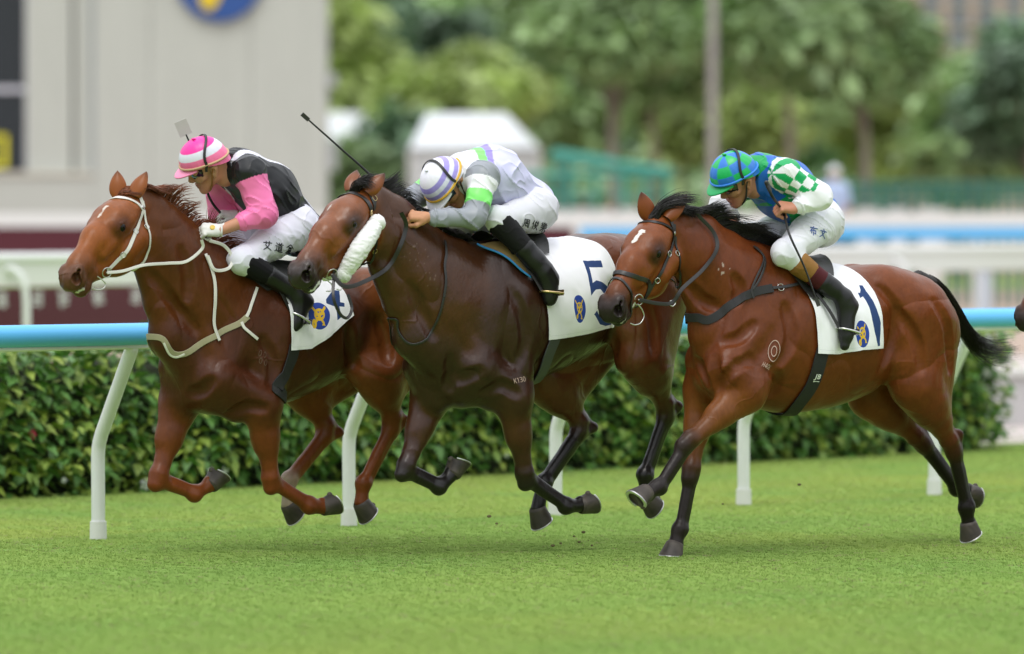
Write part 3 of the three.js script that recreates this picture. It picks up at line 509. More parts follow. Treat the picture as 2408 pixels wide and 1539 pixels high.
const bay = { body: lin('#663314'), neck: lin('#633013'), face: lin('#753d18'), faceDark: lin('#2a1a14'), muzzle: lin('#241e1d'), arm: lin('#78451d'), knee: lin('#2a1e18'), leg: lin('#231c1a'), rump: lin('#6f3918'), thigh: lin('#613116'), hleg: lin('#171210'), belly: lin('#542a10'), earIn: lin('#402717'), earTip: lin('#140f0d') };
const hitF = (h, px) => { const q = rayDir(px[0], px[1]); return h.F.cast(cPos.clone().addScaledVector(q, 20), q.clone().normalize(), 14) ?? onZ(px, h.zh + .1); };
// a patch of other coloured hair along a line of picture marks
const patchMark = (h, pxs, r, col, rough = .5) => { const P = pxs.map(p => hitF(h, p)); return (x, y, z, o) => { let d = 1e9; for (let i = 0; i < P.length; i++) { const a = P[i], b = P[Math.min(P.length - 1, i + 1)], v = b.clone().sub(a), t = clamp(V(x, y, z).sub(a).dot(v) / Math.max(1e-9, v.lengthSq()), 0, 1); d = Math.min(d, V(x, y, z).distanceTo(a.clone().addScaledVector(v, t))); } if (d > r * 2.2) return o; const e = d + rough * r * fbm(x * 70, y * 70, z * 70, 2); return mix3(o, col, 1 - sstep(r * .85, r * 1.05, e)); }; };
const specks = (h, c, rad, col, dens) => { const P = hitF(h, c); return (x, y, z, o) => { const d = Math.hypot(x - P.x, y - P.y, z - P.z); if (d > rad) return o; const n = noise3(x * 160, y * 60, z * 160); return n > dens + .4 * d / rad ? mix3(o, col, .7) : o; }; };
const h1 = buildHorse({
  creaseOff: .009, creases: [[[cB(400, 520), cB(470, 500), cB(530, 440)]], [[cB(855, 190), cB(905, 320), cB(900, 470)], .011], [[cB(640, 640), cB(760, 600), cB(860, 610)], .011], [[cB(1375, 120), cB(1385, 230), cB(1400, 330)], .016], [[cB(1560, 60), cB(1600, 180), cB(1620, 320)], .011], [[cA(760, 1250), cA(900, 1420), cB(420, 120)], .012], [[cA(1010, 1080), cA(1060, 1260), cA(1050, 1450)], .010]],
  z: -.9, seed: 3.3, tuck: .10, W: [-1.10, 1.535], sx: 1.0, sy: 1.02, sz: 1.0, tilt: 0, col: chestnut, marks: h => [patchMark(h, [cA(425, 740), cA(400, 780), cA(370, 820)], .009, lin('#c9bdb2'), 1.1), patchMark(h, [cA(170, 1420), cA(230, 1400), cA(270, 1370)], .006, lin('#cfcabd'), 1.4)], label: 'chestnut racehorse with white bridle leading by the rail',
  neck: [[cA(690, 800), .115], [cA(860, 985), .150], [cA(1010, 1190), .185], [cA(1170, 1400), .235]],
  crest: [[cA(690, 650)], [cA(800, 740)], [cA(930, 920)], [cA(1120, 1090)], [cA(1330, 1205)]],
  under: [[cL(385, 440)], [cL(438, 600)], [cL(490, 730)]],
  nf: { sh: cB(560, 430), el: cB(840, 590), kn: cB(900, 1065), fe: cB(1130, 1210), co: cB(1215, 1213), to: cB(1318, 1235) },
  ff: { sh: cL(520, 850), el: cB(330, 580), kn: cB(200, 1050), fe: cB(425, 1140), co: cB(522, 1078), to: cB(622, 1035) },
  nh: { st: cL(1330, 860), ho: cB(1655, 690), fe: cB(1465, 1065), co: cB(1455, 1185), to: cB(1475, 1318) },
  fh: { st: cL(1010, 890), ho: cB(1250, 740), fe: cB(1005, 1045), co: cB(1008, 1195), to: cB(1030, 1305), sock: lin('#9f8d7e') },
  head: { o: V(-1.8297, 1.8785, -.8995), yaw: 15.8, pitch: 36, roll: .5, sc: 1.06 },
  ears: [[-1, h => onZ(cA(745, 480), h.pt(-.08, .08, -.08).z - .02), h => cF.clone().add(V(.25, 0, .3))], [1, h => onZ(cA(517, 470), h.pt(-.08, .08, .08).z), h => cF.clone().add(V(.1, 0, -.2))]],
});
const h2 = buildHorse({
  creaseOff: .0122, creases: [[[cD(540, 450), cD(548, 540), cD(600, 565), cD(700, 520)], .014], [[cD(548, 545), cD(530, 590), cD(532, 620)], .012], [[cD(880, 90), cD(930, 220), cD(945, 360), cD(905, 480)], .012], [[cD(330, 60), cD(400, 230), cD(450, 330)], .012], [[cD(720, 640), cD(820, 600), cD(900, 640)], .012], [[cD(1420, 230), cD(1400, 330), cD(1430, 430)], .014], [[cD(1600, 160), cD(1640, 280), cD(1650, 420)], .011]],
  z: -.05, seed: 8.1, tuck: .06, W: [-.20, 1.655], sx: 1.0, sy: 1.06, sz: 1.02, tilt: 5, coat: new THREE.MeshPhysicalMaterial({ vertexColors: true, roughness: .33, specularIntensity: .85 }), col: darkbay, marks: h => [patchMark(h, [cC(430, 735), cC(405, 770)], .007, lin('#b9aea4'), 1.2), patchMark(h, [cC(220, 1425), cC(290, 1385), cC(345, 1320)], .008, lin('#dcdcd6'), 1.3), specks(h, cC(1200, 1250), .2, lin('#6b564b'), .66), specks(h, cC(1060, 1050), .14, lin('#6b564b'), .62)], label: 'dark bay racehorse with white sheepskin cheek roll, in the middle',
  neck: [[cC(760, 800), .120], [cC(940, 1010), .155], [cC(1110, 1230), .195], [cC(1310, 1450), .25]],
  crest: [[cC(790, 640)], [cC(930, 760)], [cC(1080, 900)], [cC(1250, 1030)], [cC(1400, 1060)]],
  under: [[cM(405, 420)], [cM(472, 560)], [cM(535, 690)]],
  nf: { sh: cD(690, 500), el: cD(880, 670), kn: cD(948, 1100), fe: cD(1165, 1255), co: cD(1245, 1243), to: cD(1340, 1272) },
  ff: { sh: cM(565, 800), el: cD(440, 650), kn: cD(295, 1060), fe: cD(480, 1150), co: cD(550, 1075), to: cD(655, 993) },
  nh: { st: cM(1400, 755), ho: cD(1715, 725), fe: cD(1590, 1080), co: cD(1602, 1200), to: cD(1640, 1335) },
  fh: { st: cD(1050, 560), ho: cD(1255, 815), fe: cD(1045, 1120), co: cD(1015, 1262), to: cD(1005, 1430) },
  head: { o: V(-.9664, 1.898, -.0483), yaw: 11.3, pitch: 36, roll: -3, sc: 1.06 },
  ears: [[-1, h => onZ(cC(845, 492), h.pt(-.08, .08, -.08).z), h => cF.clone().add(V(.25, 0, .3))], [1, h => h.pt(-.13, .03, .085), h => cF.clone()]],
});
const h3 = buildHorse({
  creases: [[[cG(588, 500), cG(585, 590), cG(605, 650)], .014], [[cG(605, 645), cG(690, 560), cG(770, 505)], .010], [[cG(495, 520), cG(530, 590), cG(545, 640)], .012], [[cG(955, 240), cG(985, 380), cG(960, 480), cG(900, 570)], .012], [[cE(750, 1160), cE(860, 1280), cE(950, 1330)], .012], [[cE(1110, 1110), cE(1150, 1200), cE(1115, 1290)], .010], [[cG(1440, 150), cG(1515, 260), cG(1500, 400), cG(1445, 560)], .012], [[cG(1530, 270), cG(1630, 420), cG(1650, 560)], .011], [[cG(880, 560), cG(912, 620), cG(880, 690)], .012], [[cG(640, 420), cG(720, 400), cG(790, 330)], .009], [[cG(1720, 220), cG(1790, 380), cG(1800, 560)], .010]],
  z: .75, seed: 5.7, W: [1.08, 1.575], sx: 1.0, sy: 1.09, sz: 1.05, tilt: -1, col: bay, marks: h => [patchMark(h, [cE(408, 765), cE(385, 790), cE(352, 832)], .015, lin('#dedbd5'), 1.0), patchMark(h, [cE(330, 1360), cE(350, 1320)], .010, lin('#d9d8d2'), 1.2), patchMark(h, [cE(260, 1450), cE(290, 1420)], .006, lin('#d0cfc8'), 1.2), specks(h, cE(1010, 1050), .05, lin('#b9a89c'), .3)], label: 'bay racehorse with white forehead star, nearest the right edge of the group',
  neck: [[cE(690, 800), .120], [cE(860, 960), .155], [cE(1050, 1140), .195], [cE(1260, 1300), .245]],
  crest: [[cE(740, 650)], [cE(880, 730)], [cE(1060, 850)], [cE(1250, 930)], [cE(1430, 960)]],
  under: [[cK(365, 420)], [cK(415, 520)], [cK(450, 620)]],
  nf: { sh: cG(645, 560), el: cG(750, 680), kn: cG(445, 945), fe: cG(300, 1165), co: cG(245, 1195), to: cG(108, 1205) },
  ff: { sh: cK(430, 720), el: cK(425, 850), kn: cK(374, 1185), fe: cK(328, 1415), co: cG(388, 1458), to: cG(348, 1512) },
  nh: { st: cG(1610, 640), ho: cG(1808, 955), fe: cG(1880, 1275), co: cG(1893, 1350), to: cG(1885, 1437) },
  fh: { st: cG(1390, 690), ho: cG(1640, 925), fe: cG(1830, 1175), co: cG(1885, 1190), to: cG(1930, 1245) },
  head: { o: V(.3589, 1.7642, .7529), yaw: 13.8, pitch: 42, roll: -4, sc: 1.06 },
  ears: [[-1, h => onZ(cE(748, 490), h.pt(-.08, .08, -.08).z - .03), h => cF.clone().add(V(.25, 0, .3))], [1, h => onZ(cE(404, 465), h.pt(-.08, .08, .08).z), h => cF.clone().add(V(.1, 0, -.2))]],
});
// ---------------------------------------------------------------- tack
const cN = crop(1822.5, 458.6, .27503);
M.leather = std([.018, .017, .017], .38); M.whiteStrap = std([.68, .66, .62], .5); M.khaki = std([.33, .30, .19], .8); M.steel = std([.60, .60, .58], .28, { metalness: .95 }); M.brass = std([.60, .45, .22], .3, { metalness: .95 }); M.web = std([.016, .016, .018], .75); M.fleece = std([.80, .80, .80], .95); M.greyStrap = std([.06, .065, .07], .45);
const toCam = cF.clone().negate();
function hit(H, px) { const q = rayDir(px[0], px[1]), o = cPos.clone().addScaledVector(q, 20 / 1); const d = q.clone().normalize(); const p = H.F.cast(o, d, 14); if (p) return p; const b = onZ(px, H.zh + .12); return H.F.snap(b, 0, 12); }
function lay(H, pts, off) { return pts.map(p => H.F.snap(p, off, 8)); }
function resample(pts, n, closed) { const c = curve(pts, closed); return closed ? c.getSpacedPoints(n).slice(0, n) : c.getSpacedPoints(n); }
// strap lying on the horse: world points -> pressed on the coat
function strapOn(H, pts, w, th, mat, name, parent, { closed = false, off = .002, n } = {}) {
  const c0 = curve(pts, closed), N = n ?? Math.max(8, Math.ceil(c0.getLength() / .022)), rs = lay(H, resample(pts, N, closed), off);
  return part(name, strap(rs, rs.map(p => H.F.grad(p.x, p.y, p.z, H.F.p, .012)), w, th, { closed, seg: N * 2 }), mat, parent);
}
const mirH = (H, p) => { const f = H.hf, d = p.clone().sub(V(...f.o)); return p.clone().addScaledVector(f.hz, -2 * d.dot(f.hz)); };
const mirB = (H, p) => V(p.x, p.y, 2 * H.zh - p.z);
function ringAt(c, nrm, r, t, mat, name, parent) { const g = new THREE.TorusGeometry(r, t, 8, 28), q = new THREE.Quaternion().setFromUnitVectors(V(0, 0, 1), nrm.clone().normalize()); g.applyQuaternion(q); g.translate(c.x, c.y, c.z); return part(name, g, mat, parent); }
function buckle(H, p, t, s, mat, parent) { const n = H.F.grad(p.x, p.y, p.z), b = V().crossVectors(t, n).normalize(), tt = V().crossVectors(n, b), q = p.clone().addScaledVector(n, .006), c = (a, d) => q.clone().addScaledVector(tt, a * s).addScaledVector(b, d * s * 1.1); return part('buckle', tube([c(-1, -1), c(1, -1), c(1, 1), c(-1, 1)], .0022, { closed: true, seg: 24, sides: 6 }), mat, parent); }
function canvasTex(w, h, draw) { const c = document.createElement('canvas'); c.width = w; c.height = h; draw(c.getContext('2d'), w, h); const t = new THREE.CanvasTexture(c); t.colorSpace = THREE.SRGBColorSpace; t.anisotropy = 8; return t; }
// crest used on the number cloths
function drawCrest(g, x, y, rx, ry, rot = 0) {
  g.save(); g.translate(x, y); g.rotate(rot); g.fillStyle = '#1f3f9c'; g.beginPath(); g.ellipse(0, 0, rx, ry, 0, 0, 7); g.fill();
  g.strokeStyle = '#e0b52c'; g.lineCap = 'round'; g.lineWidth = rx * .13; g.beginPath(); g.ellipse(0, -ry * .05, rx * .42, ry * .36, 0, 0, 7); g.stroke();
  g.lineWidth = rx * .10; g.beginPath(); g.moveTo(-rx * .4, -ry * .05); g.lineTo(rx * .4, -ry * .05); g.moveTo(0, -ry * .4); g.lineTo(0, ry * .3); g.stroke();
  g.lineWidth = rx * .15; g.beginPath(); g.moveTo(rx * .62, -ry * .55); g.lineTo(-rx * .5, ry * .5); g.moveTo(-rx * .55, -ry * .62); g.lineTo(rx * .28, ry * .62); g.stroke();
  g.beginPath(); g.arc(-rx * .55, ry * .55, rx * .12, 0, 7); g.stroke(); g.beginPath(); g.moveTo(rx * .25, ry * .5); g.lineTo(rx * .42, ry * .82); g.lineTo(rx * .1, ry * .75); g.closePath(); g.fillStyle = '#e0b52c'; g.fill(); g.restore();
}
// number cloth: draped over the back, pressed to both flanks. Edges given as side-on positions (x,y) of the near flank
function numberCloth(H, o) {
  const root = thing('saddle_cloth', o.label, 'saddle cloth', V(o.fx[0], H.T(.4, 0, 0).y, H.zh), 'white number cloths'), N = 44, Mv = 40;
  const ys = x => { const p = H.F.exit(V(x, H.T(.4, -.35, 0).y, H.zh), V(0, 1, 0)); return p.y; };
  const yb = u => { const e = o.bottom, t = u * (e.length - 1), i = Math.min(e.length - 2, Math.floor(t)); return lerp(e[i], e[i + 1], t - i); };
    const X = (u, v) => lerp(lerp(o.fx[0], o.fx[1], v), lerp(o.rx[0], o.rx[1], v) - (o.round ?? 0) * Math.pow(1 - v, 3), u);
  const side = m => {
    const rows = [];
    for (let j = 0; j <= Mv; j++) { const v = j / Mv, row = []; for (let i = 0; i <= N; i++) { const u = i / N, x = X(u, v), top = ys(x) + .002, y = lerp(top, yb(u), v * v); let p = null; if (j > 0) p = H.F.cast(V(x, y, H.zh + m * 1.0), V(0, 0, -m), 1.1); if (!p) p = V(x, top, H.zh); const n = H.F.grad(p.x, p.y, p.z, H.F.p, .01), lift = .009 + .005 * Math.sin(u * 9 + v * 5 + o.fx[0]) * v + .014 * Math.pow(v, 4) * (1 + Math.sin(u * 11 + 1)) * .5 + .006 * fbm(x * 14 + y * 5, y * 6, m, 2) + .002 * noise3(x * 60, y * 30, m) + (i < 2 || i > N - 2 || j > Mv - 2 ? .0025 : 0); row.push(p.addScaledVector(n, lift)); } rows.push(row); }
    return rows;
  };
  const toUV = px => { // picture mark -> cloth coordinates through the flank
    const h = hit(H, px); let best = [0, 0], bd = 1e9; for (let j = 0; j <= 60; j++) for (let i = 0; i <= 60; i++) { const u = i / 60, v = j / 60, x = X(u, v), y = lerp(ys0[i] , yb(u), v * v), d = (x - h.x) ** 2 + (y - h.y) ** 2; if (d < bd) { bd = d; best = [u, v]; } } return best; };
  const ys0 = []; for (let i = 0; i <= 60; i++) ys0.push(ys(X(i / 60, .3)));
  const SZ = 1024, near = canvasTex(SZ, SZ, g => { g.fillStyle = '#eeeef2'; g.fillRect(0, 0, SZ, SZ); g.strokeStyle = '#d4d4da'; g.lineWidth = 3; g.setLineDash([9, 7]); g.strokeRect(16, 16, SZ - 32, SZ - 34); g.setLineDash([]); const P = px => { const [u, v] = toUV(px); return [u * SZ, v * SZ]; }; for (const poly of o.number) { g.fillStyle = '#1d3a6e'; g.beginPath(); poly.forEach((q, i) => { const [x, y] = P(q); i ? g.lineTo(x, y) : g.moveTo(x, y); }); g.closePath(); g.fill(); } const [cx, cy] = P(o.crest[0]), [ax, ay] = P(o.crest[1]), [bx, by] = P(o.crest[2]); drawCrest(g, cx, cy, Math.max(34, Math.hypot(ax - cx, ay - cy)), Math.max(40, Math.hypot(bx - cx, by - cy)), Math.atan2(by - cy, bx - cx) - Math.PI / 2); });
  near.flipY = false;
  const mk = (rows, map) => { const g = gridGeo(rows); const back = gridGeo(rows.map(r => r.map(p => p.clone()))); return part('cloth_side', g, new THREE.MeshStandardMaterial({ map, roughness: .8, side: THREE.DoubleSide }), root); };
  mk(side(1), near); mk(side(-1), near);
  return { root, X, ys, yb };
}
// saddle: seat over the spine and a flap each side
function saddle(H, o) {
  const root = thing('saddle', o.label, 'saddle', V(o.x, H.T(.3, 0, 0).y, H.zh), 'racing saddles'), ys = x => H.F.exit(V(x, H.T(.4, -.35, 0).y, H.zh), V(0, 1, 0)).y;
  const rows = []; for (let j = 0; j <= 16; j++) { const row = []; for (let i = 0; i <= 18; i++) { const u = i / 18, v = j / 16 * 2 - 1, x = o.x + (u - .5) * o.len * (1 - .25 * v * v), y0 = ys(x), m = Math.sign(v) || 1, y = y0 - Math.pow(Math.abs(v), 1.6) * .09; let p = Math.abs(v) > .06 ? H.F.cast(V(x, y, H.zh + m), V(0, 0, -m), 1.1) : null; if (!p) p = V(x, y0, H.zh); const n = H.F.grad(p.x, p.y, p.z, H.F.p, .01); p.addScaledVector(n, .022 + .03 * Math.pow(Math.abs(u - .5) * 2, 4) * (1 - Math.abs(v))); row.push(p); } rows.push(row); }
  part('seat', gridGeo(rows), std([.02, .02, .02], .45, { side: THREE.DoubleSide }), root);
  for (const m of [1, -1]) {
    const P = o.flap.map(px => { const h = hit(H, px); return m > 0 ? h : mirB(H, h); }), R2 = []; // flap: front line and rear line of points, top to bottom
    const n = P.length / 2, Fr = P.slice(0, n), Re = P.slice(n);
    for (let j = 0; j <= 14; j++) { const a = curve(Fr).getPoint(j / 14), b = curve(Re).getPoint(j / 14), row = []; for (let i = 0; i <= 10; i++) { const q = H.F.snap(a.clone().lerp(b, i / 10), .017, 6); row.push(q); } R2.push(row); }
    const fl = part('flap', gridGeo(R2), o.flapMat, root);
    if (o.edgeMat) part('edging', tube(R2.map(r => r[0]), .006, { seg: 40, sides: 6 }), o.edgeMat, fl);
  }
  return root;
}
const xy = (H, px) => { const p = hit(H, px); return [p.x, p.y]; };
// ---- number cloths
const cl3 = numberCloth(h3, {
  label: 'white saddle cloth with a blue number one on the nearest bay horse', fx: [1.16, hit(h3, cN(350, 1350)).x], rx: [hit(h3, cN(760, 760)).x, hit(h3, cN(905, 1310)).x], round: .05, bottom: [cN(350, 1350), cN(480, 1360), cN(700, 1322), cN(905, 1310)].map(p => hit(h3, p).y),
  number: [[cN(710, 782), cN(740, 778), cN(775, 830), cN(825, 910), cN(865, 1010), cN(885, 1090), cN(878, 1280), cN(860, 1285), cN(850, 1180), cN(830, 1070), cN(800, 970), cN(770, 905), cN(745, 875), cN(728, 892), cN(700, 850), cN(722, 838), cN(722, 815)]],
  crest: [cN(742, 1180), cN(800, 1180), cN(750, 1290)],
});
const cl2 = numberCloth(h2, {
  label: 'white saddle cloth with a blue number five on the middle horse', fx: [-.06, hit(h2, cM(1045, 690)).x], rx: [hit(h2, cM(1230, 330)).x, hit(h2, cM(1300, 640)).x], round: .06, bottom: [cM(1045, 690), cM(1090, 680), cM(1190, 655), cM(1285, 640)].map(p => hit(h2, p).y),
  number: [[cM(1180, 394), cM(1252, 396), cM(1258, 422), cM(1205, 418), cM(1214, 476), cM(1234, 470), cM(1254, 474), cM(1272, 484), cM(1287, 500), cM(1298, 522), cM(1305, 548), cM(1306, 575), cM(1302, 600), cM(1293, 620), cM(1280, 632), cM(1262, 636), cM(1244, 630), cM(1230, 614), cM(1218, 590), cM(1231, 578), cM(1242, 597), cM(1255, 607), cM(1268, 604), cM(1277, 592), cM(1281, 574), cM(1279, 550), cM(1272, 528), cM(1260, 512), cM(1245, 504), cM(1228, 506), cM(1205, 522)]],
  crest: [cM(1166, 572), cM(1186, 572), cM(1168, 622)],
});
const cl1 = numberCloth(h1, {
  label: 'white saddle cloth with a blue number four on the chestnut horse', fx: [-.98, hit(h1, cL(980, 780)).x], rx: [hit(h1, cL(1240, 640)).x - .10, hit(h1, cL(1240, 640)).x], round: .05, bottom: [cL(980, 780), cL(1030, 775), cL(1130, 715), cL(1240, 640)].map(p => hit(h1, p).y),
  number: [[cL(1126, 578), cL(1160, 535), cL(1182, 538), cL(1186, 584), cL(1206, 588), cL(1207, 607), cL(1188, 604), cL(1194, 650), cL(1174, 656), cL(1169, 602), cL(1127, 594)]],
  crest: [cL(1100, 640), cL(1140, 636), cL(1102, 694)],
});
// ---- saddles
saddle(h3, { label: 'small black racing saddle on the nearest bay horse', x: 1.30, len: .36, flap: [cE(1510, 1080), cE(1600, 1200), cE(1690, 1290), cE(1600, 1100), cE(1680, 1190), cE(1770, 1270)], flapMat: std([.02, .02, .02], .5, { side: THREE.DoubleSide }) });
saddle(h2, { label: 'racing saddle with tan flap and blue edging on the middle horse', x: .02, len: .36, flap: [cC(1585, 985), cC(1755, 1135), cC(1955, 1300), cC(1720, 985), cC(1900, 1090), cC(2015, 1190)], flapMat: std([.36, .24, .09], .75, { side: THREE.DoubleSide }), edgeMat: std([.03, .25, .62], .5) });
saddle(h1, { label: 'small black racing saddle on the chestnut horse', x: -.88, len: .36, flap: [cA(1500, 1260), cA(1560, 1330), cA(1660, 1400), cA(1600, 1250), cA(1680, 1320), cA(1760, 1380)], flapMat: std([.02, .02, .02], .5, { side: THREE.DoubleSide }) });
// ---- girths: near flank down, under the belly and up the far flank
function girth(H, pxs, w, label, mat, extra) {
  const near = pxs.map(p => hit(H, p)), top = near[0], last = near[near.length - 1], under = H.F.exit(V(last.x + .03, last.y + .2, H.zh), V(0, -1, 0)), all = [...near, under, ...near.slice().reverse().map(p => mirB(H, p))];
  const o = thing('girth', label, 'girth', V(under.x, under.y, H.zh), 'girths'), g = strapOn(H, all, w, .006, mat, 'band', o, { off: .007 });
  if (extra) extra(o, near); return o;
}
girth(h3, [cN(450, 1270), cG(1135, 480), cG(1085, 640), cG(1015, 740)], .085, 'black girth with white stitching under the nearest bay horse', M.web, (o, n) => {
  const t = canvasTex(256, 256, g => { g.clearRect(0, 0, 256, 256); g.strokeStyle = '#e8e8e8'; g.fillStyle = '#e8e8e8'; g.lineWidth = 12; g.font = 'bold 130px sans-serif'; g.textAlign = 'center'; g.fillText('JB', 128, 150); g.beginPath(); g.moveTo(60, 196); g.lineTo(196, 196); g.moveTo(60, 196); g.lineTo(84, 214); g.stroke(); });
  const c = H3patch(hit(h3, cG(1110, 600)), hit(h3, cG(1135, 480)).sub(hit(h3, cG(1085, 640))), .075, .015); part('maker_mark', c, new THREE.MeshStandardMaterial({ map: t, transparent: true, roughness: .7, alphaTest: .4 }), o);
});
function H3patch(p, updir, s, off) { const n = h3.F.grad(p.x, p.y, p.z, h3.F.p, .02), up = updir.clone().addScaledVector(n, -updir.dot(n)).normalize(), rt = V().crossVectors(up, n), rows = []; for (let j = 0; j <= 8; j++) { const row = []; for (let i = 0; i <= 8; i++) row.push(h3.F.snap(p.clone().addScaledVector(rt, (i / 8 - .5) * s).addScaledVector(up, (j / 8 - .5) * s), off, 6)); rows.push(row); } return gridGeo(rows); }
girth(h2, [cD(1112, 320), cD(1105, 340), cD(1065, 440), cD(1000, 570)], .075, 'dark grey girth under the middle horse', M.greyStrap);
girth(h1, [cB(1040, 215), cB(1020, 300), cB(980, 400), cB(935, 475)], .070, 'black girth under the chestnut horse', M.web);

// ---- breastplates
function breast(H, pxs, w, label, mat, straps) {
  const near = pxs.map(p => hit(H, p)), o = thing('breastplate', label, 'breastplate', near[0].clone(), 'breastplates');
  const far = near.slice(0).reverse().map(p => mirB(H, p)); strapOn(H, [...far.filter(p => p.z < H.zh - .03), ...near.filter(p => p.z > H.zh - .02)], w, .005, mat, 'chest_band', o, { off: .003 });
  for (const s of straps ?? []) { const pts = s.px.map(p => hit(H, p)); strapOn(H, pts, s.w, .004, s.mat, s.name ?? 'strap', o, { off: .006 }); if (s.mirror) strapOn(H, pts.map(p => mirB(H, p)), s.w, .004, s.mat, s.name ?? 'strap', o, { off: .006 }); }
  return o;
}
const bp3 = breast(h3, [cE(830, 1410), cE(900, 1430), cE(1000, 1380), cE(1120, 1290), cE(1250, 1220), cE(1390, 1190)], .045, 'black chest strap across the nearest bay horse', M.web, [{ px: [cE(1390, 1190), cE(1480, 1180), cE(1570, 1160), cE(1625, 1145)], w: .016, mat: M.leather, name: 'buckle_strap', mirror: true }, { px: [cE(1290, 830), cE(1320, 960), cE(1270, 1100), cE(1230, 1200), cE(1245, 1265)], w: .012, mat: M.leather, name: 'neck_strap', mirror: true }, { px: [cE(1305, 840), cE(1330, 980), cE(1295, 1110), cE(1240, 1200)], w: .012, mat: M.leather, name: 'neck_strap' }]);
buckle(h3, hit(h3, cE(1450, 1185)), V(1, 0, 0), .013, M.steel, bp3);
breast(h1, [cB(225, 175), cB(290, 262), cB(370, 268), cB(480, 200), cB(600, 130), cB(700, 85), cB(755, 40)], .032, 'khaki chest band with white fittings on the chestnut horse', M.khaki, [{ px: [cB(745, 45), cB(765, 0), cA(1545, 1500), cA(1590, 1370)], w: .016, mat: M.whiteStrap, mirror: true }, { px: [cB(715, 75), cB(730, 110), cB(770, 145), cB(812, 180)], w: .016, mat: M.whiteStrap, name: 'strap_end' }, { px: [cB(240, 200), cB(275, 270), cB(315, 288), cB(365, 270)], w: .012, mat: M.whiteStrap, name: 'strap_end' }, { px: [cA(1190, 1110), cA(1235, 1220), cA(1262, 1330), cA(1265, 1480), cB(545, 20), cB(545, 100), cB(575, 190)], w: .018, mat: M.whiteStrap, name: 'neck_strap', mirror: true }]);
breast(h2, [cD(253, 240), cD(262, 300), cD(310, 365), cD(370, 370), cD(430, 320), cD(480, 220), cD(505, 120)], .012, 'thin black neck strap round the middle horse', M.leather, [{ px: [cD(505, 120), cD(515, 30), cC(1300, 1200), cC(1312, 1100), cC(1300, 1010)], w: .014, mat: M.leather, mirror: true }]);
// ---- bridles
function bridle(H, o) {
  const root = thing('bridle', o.label, 'bridle', H.hf.pt(.2, 0, 0), 'bridles'), mt = o.mat, h = px => hit(H, px), fr = H.hf;
  const S = (pts, w, name, op = {}) => strapOn(H, pts, w, .004, op.mat ?? mt, name, root, { off: .0025, ...op });
  { const e = h(o.brow[o.brow.length - 1]).sub(V(...fr.o)), ex = e.dot(fr.hx) / fr.sc, c = h(o.brow[0]).sub(V(...fr.o)), cx = o.browX ?? c.dot(fr.hx) / fr.sc, pts = []; for (let i = 0; i <= 12; i++) { const a = lerp(-1.62, 1.62, i / 12), x = lerp(cx, ex, Math.pow(Math.abs(a) / 1.62, 1.5)); pts.push(H.F.exit(fr.pt(x, -.07, 0), fr.hy.clone().multiplyScalar(Math.cos(a)).addScaledVector(fr.hz, Math.sin(a)).normalize(), .4)); } S(pts, o.wb ?? .024, 'browband'); }
  { const n = o.cheek.map(h); S(n, o.wc ?? .016, 'cheekpiece'); S(n.map(p => mirH(H, p)), o.wc ?? .016, 'cheekpiece'); }
  { const n = o.poll.map(h), t = fr.pt(-.045, .02, 0); S([...n.map(p => mirH(H, p)).reverse(), H.F.snap(t, .004), ...n], .020, 'headpiece', { off: .004 }); }
  if (o.throat) { const n = o.throat.map(h); const m = n.map(p => mirH(H, p)).reverse(); S([...n, ...m], .012, 'throatlash', { off: .003 }); }
  for (const nb of o.noseband ?? []) { const n = nb.px.map(h), nn = n.filter(p => p.clone().sub(V(...fr.o)).dot(fr.hz) < -.008), b = H.F.exit(fr.pt(nb.under[0], nb.under[1], 0), fr.hy.clone().negate()); S([...nn, b, ...nn.map(p => mirH(H, p)).reverse()], nb.w, nb.name ?? 'noseband', { closed: true, off: .003 }); }
  const bc = h(o.bit); const bn = H.F.grad(bc.x, bc.y, bc.z).lerp(toCam, .35).normalize(), bp = bc.clone().addScaledVector(bn, .008);
  ringAt(bp, bn, o.ring ?? .028, .0032, M.steel, 'bit_ring', root); { const q = mirH(H, bp); ringAt(q, bn, o.ring ?? .028, .0032, M.steel, 'bit_ring', root); part('mouthpiece', tube([bp, bp.clone().lerp(q, .5).addScaledVector(fr.hx, -.01), q], .005, { seg: 10 }), M.steel, root); }
  for (const r of o.loops ?? []) part('bit_loop', tube(r.map(p => onZ(p, bp.z + .004)), .0032, { seg: 40, sides: 7 }), M.steel, root);
  for (const b of o.buckles ?? []) { const p = h(b); buckle(H, p, fr.hx, .010, o.metal ?? M.steel, root); }
  // concho at the browband end
  { const p = h(o.brow[o.brow.length - 1]), n = H.F.grad(p.x, p.y, p.z), g = new THREE.SphereGeometry(.012, 12, 8); g.scale(1, 1, .45); g.applyQuaternion(new THREE.Quaternion().setFromUnitVectors(V(0, 0, 1), n)); g.translate(p.x + n.x * .006, p.y + n.y * .006, p.z + n.z * .006); part('rosette', g, o.metal ?? M.steel, root); }
  return { root, bp };
}
const b1 = bridle(h1, { label: 'white bridle on the chestnut horse', browX: .05, mat: M.whiteStrap, brow: [cA(440, 660), cA(500, 648), cA(600, 682), cA(705, 750)], cheek: [cA(712, 765), cA(685, 850), cA(655, 940), cA(590, 1085), cA(500, 1175), cA(435, 1238)], wc: .020, poll: [cA(715, 755), cA(705, 705)], throat: [cA(720, 770), cA(738, 880), cA(765, 1000), cA(750, 1090), cA(705, 1180)], bit: cA(430, 1250), ring: .026, loops: [[cA(345, 1272), cA(395, 1305), cA(424, 1342), cA(405, 1376), cA(355, 1384), cA(325, 1372)]], buckles: [cA(655, 935), cA(560, 1115), cA(738, 900)] });
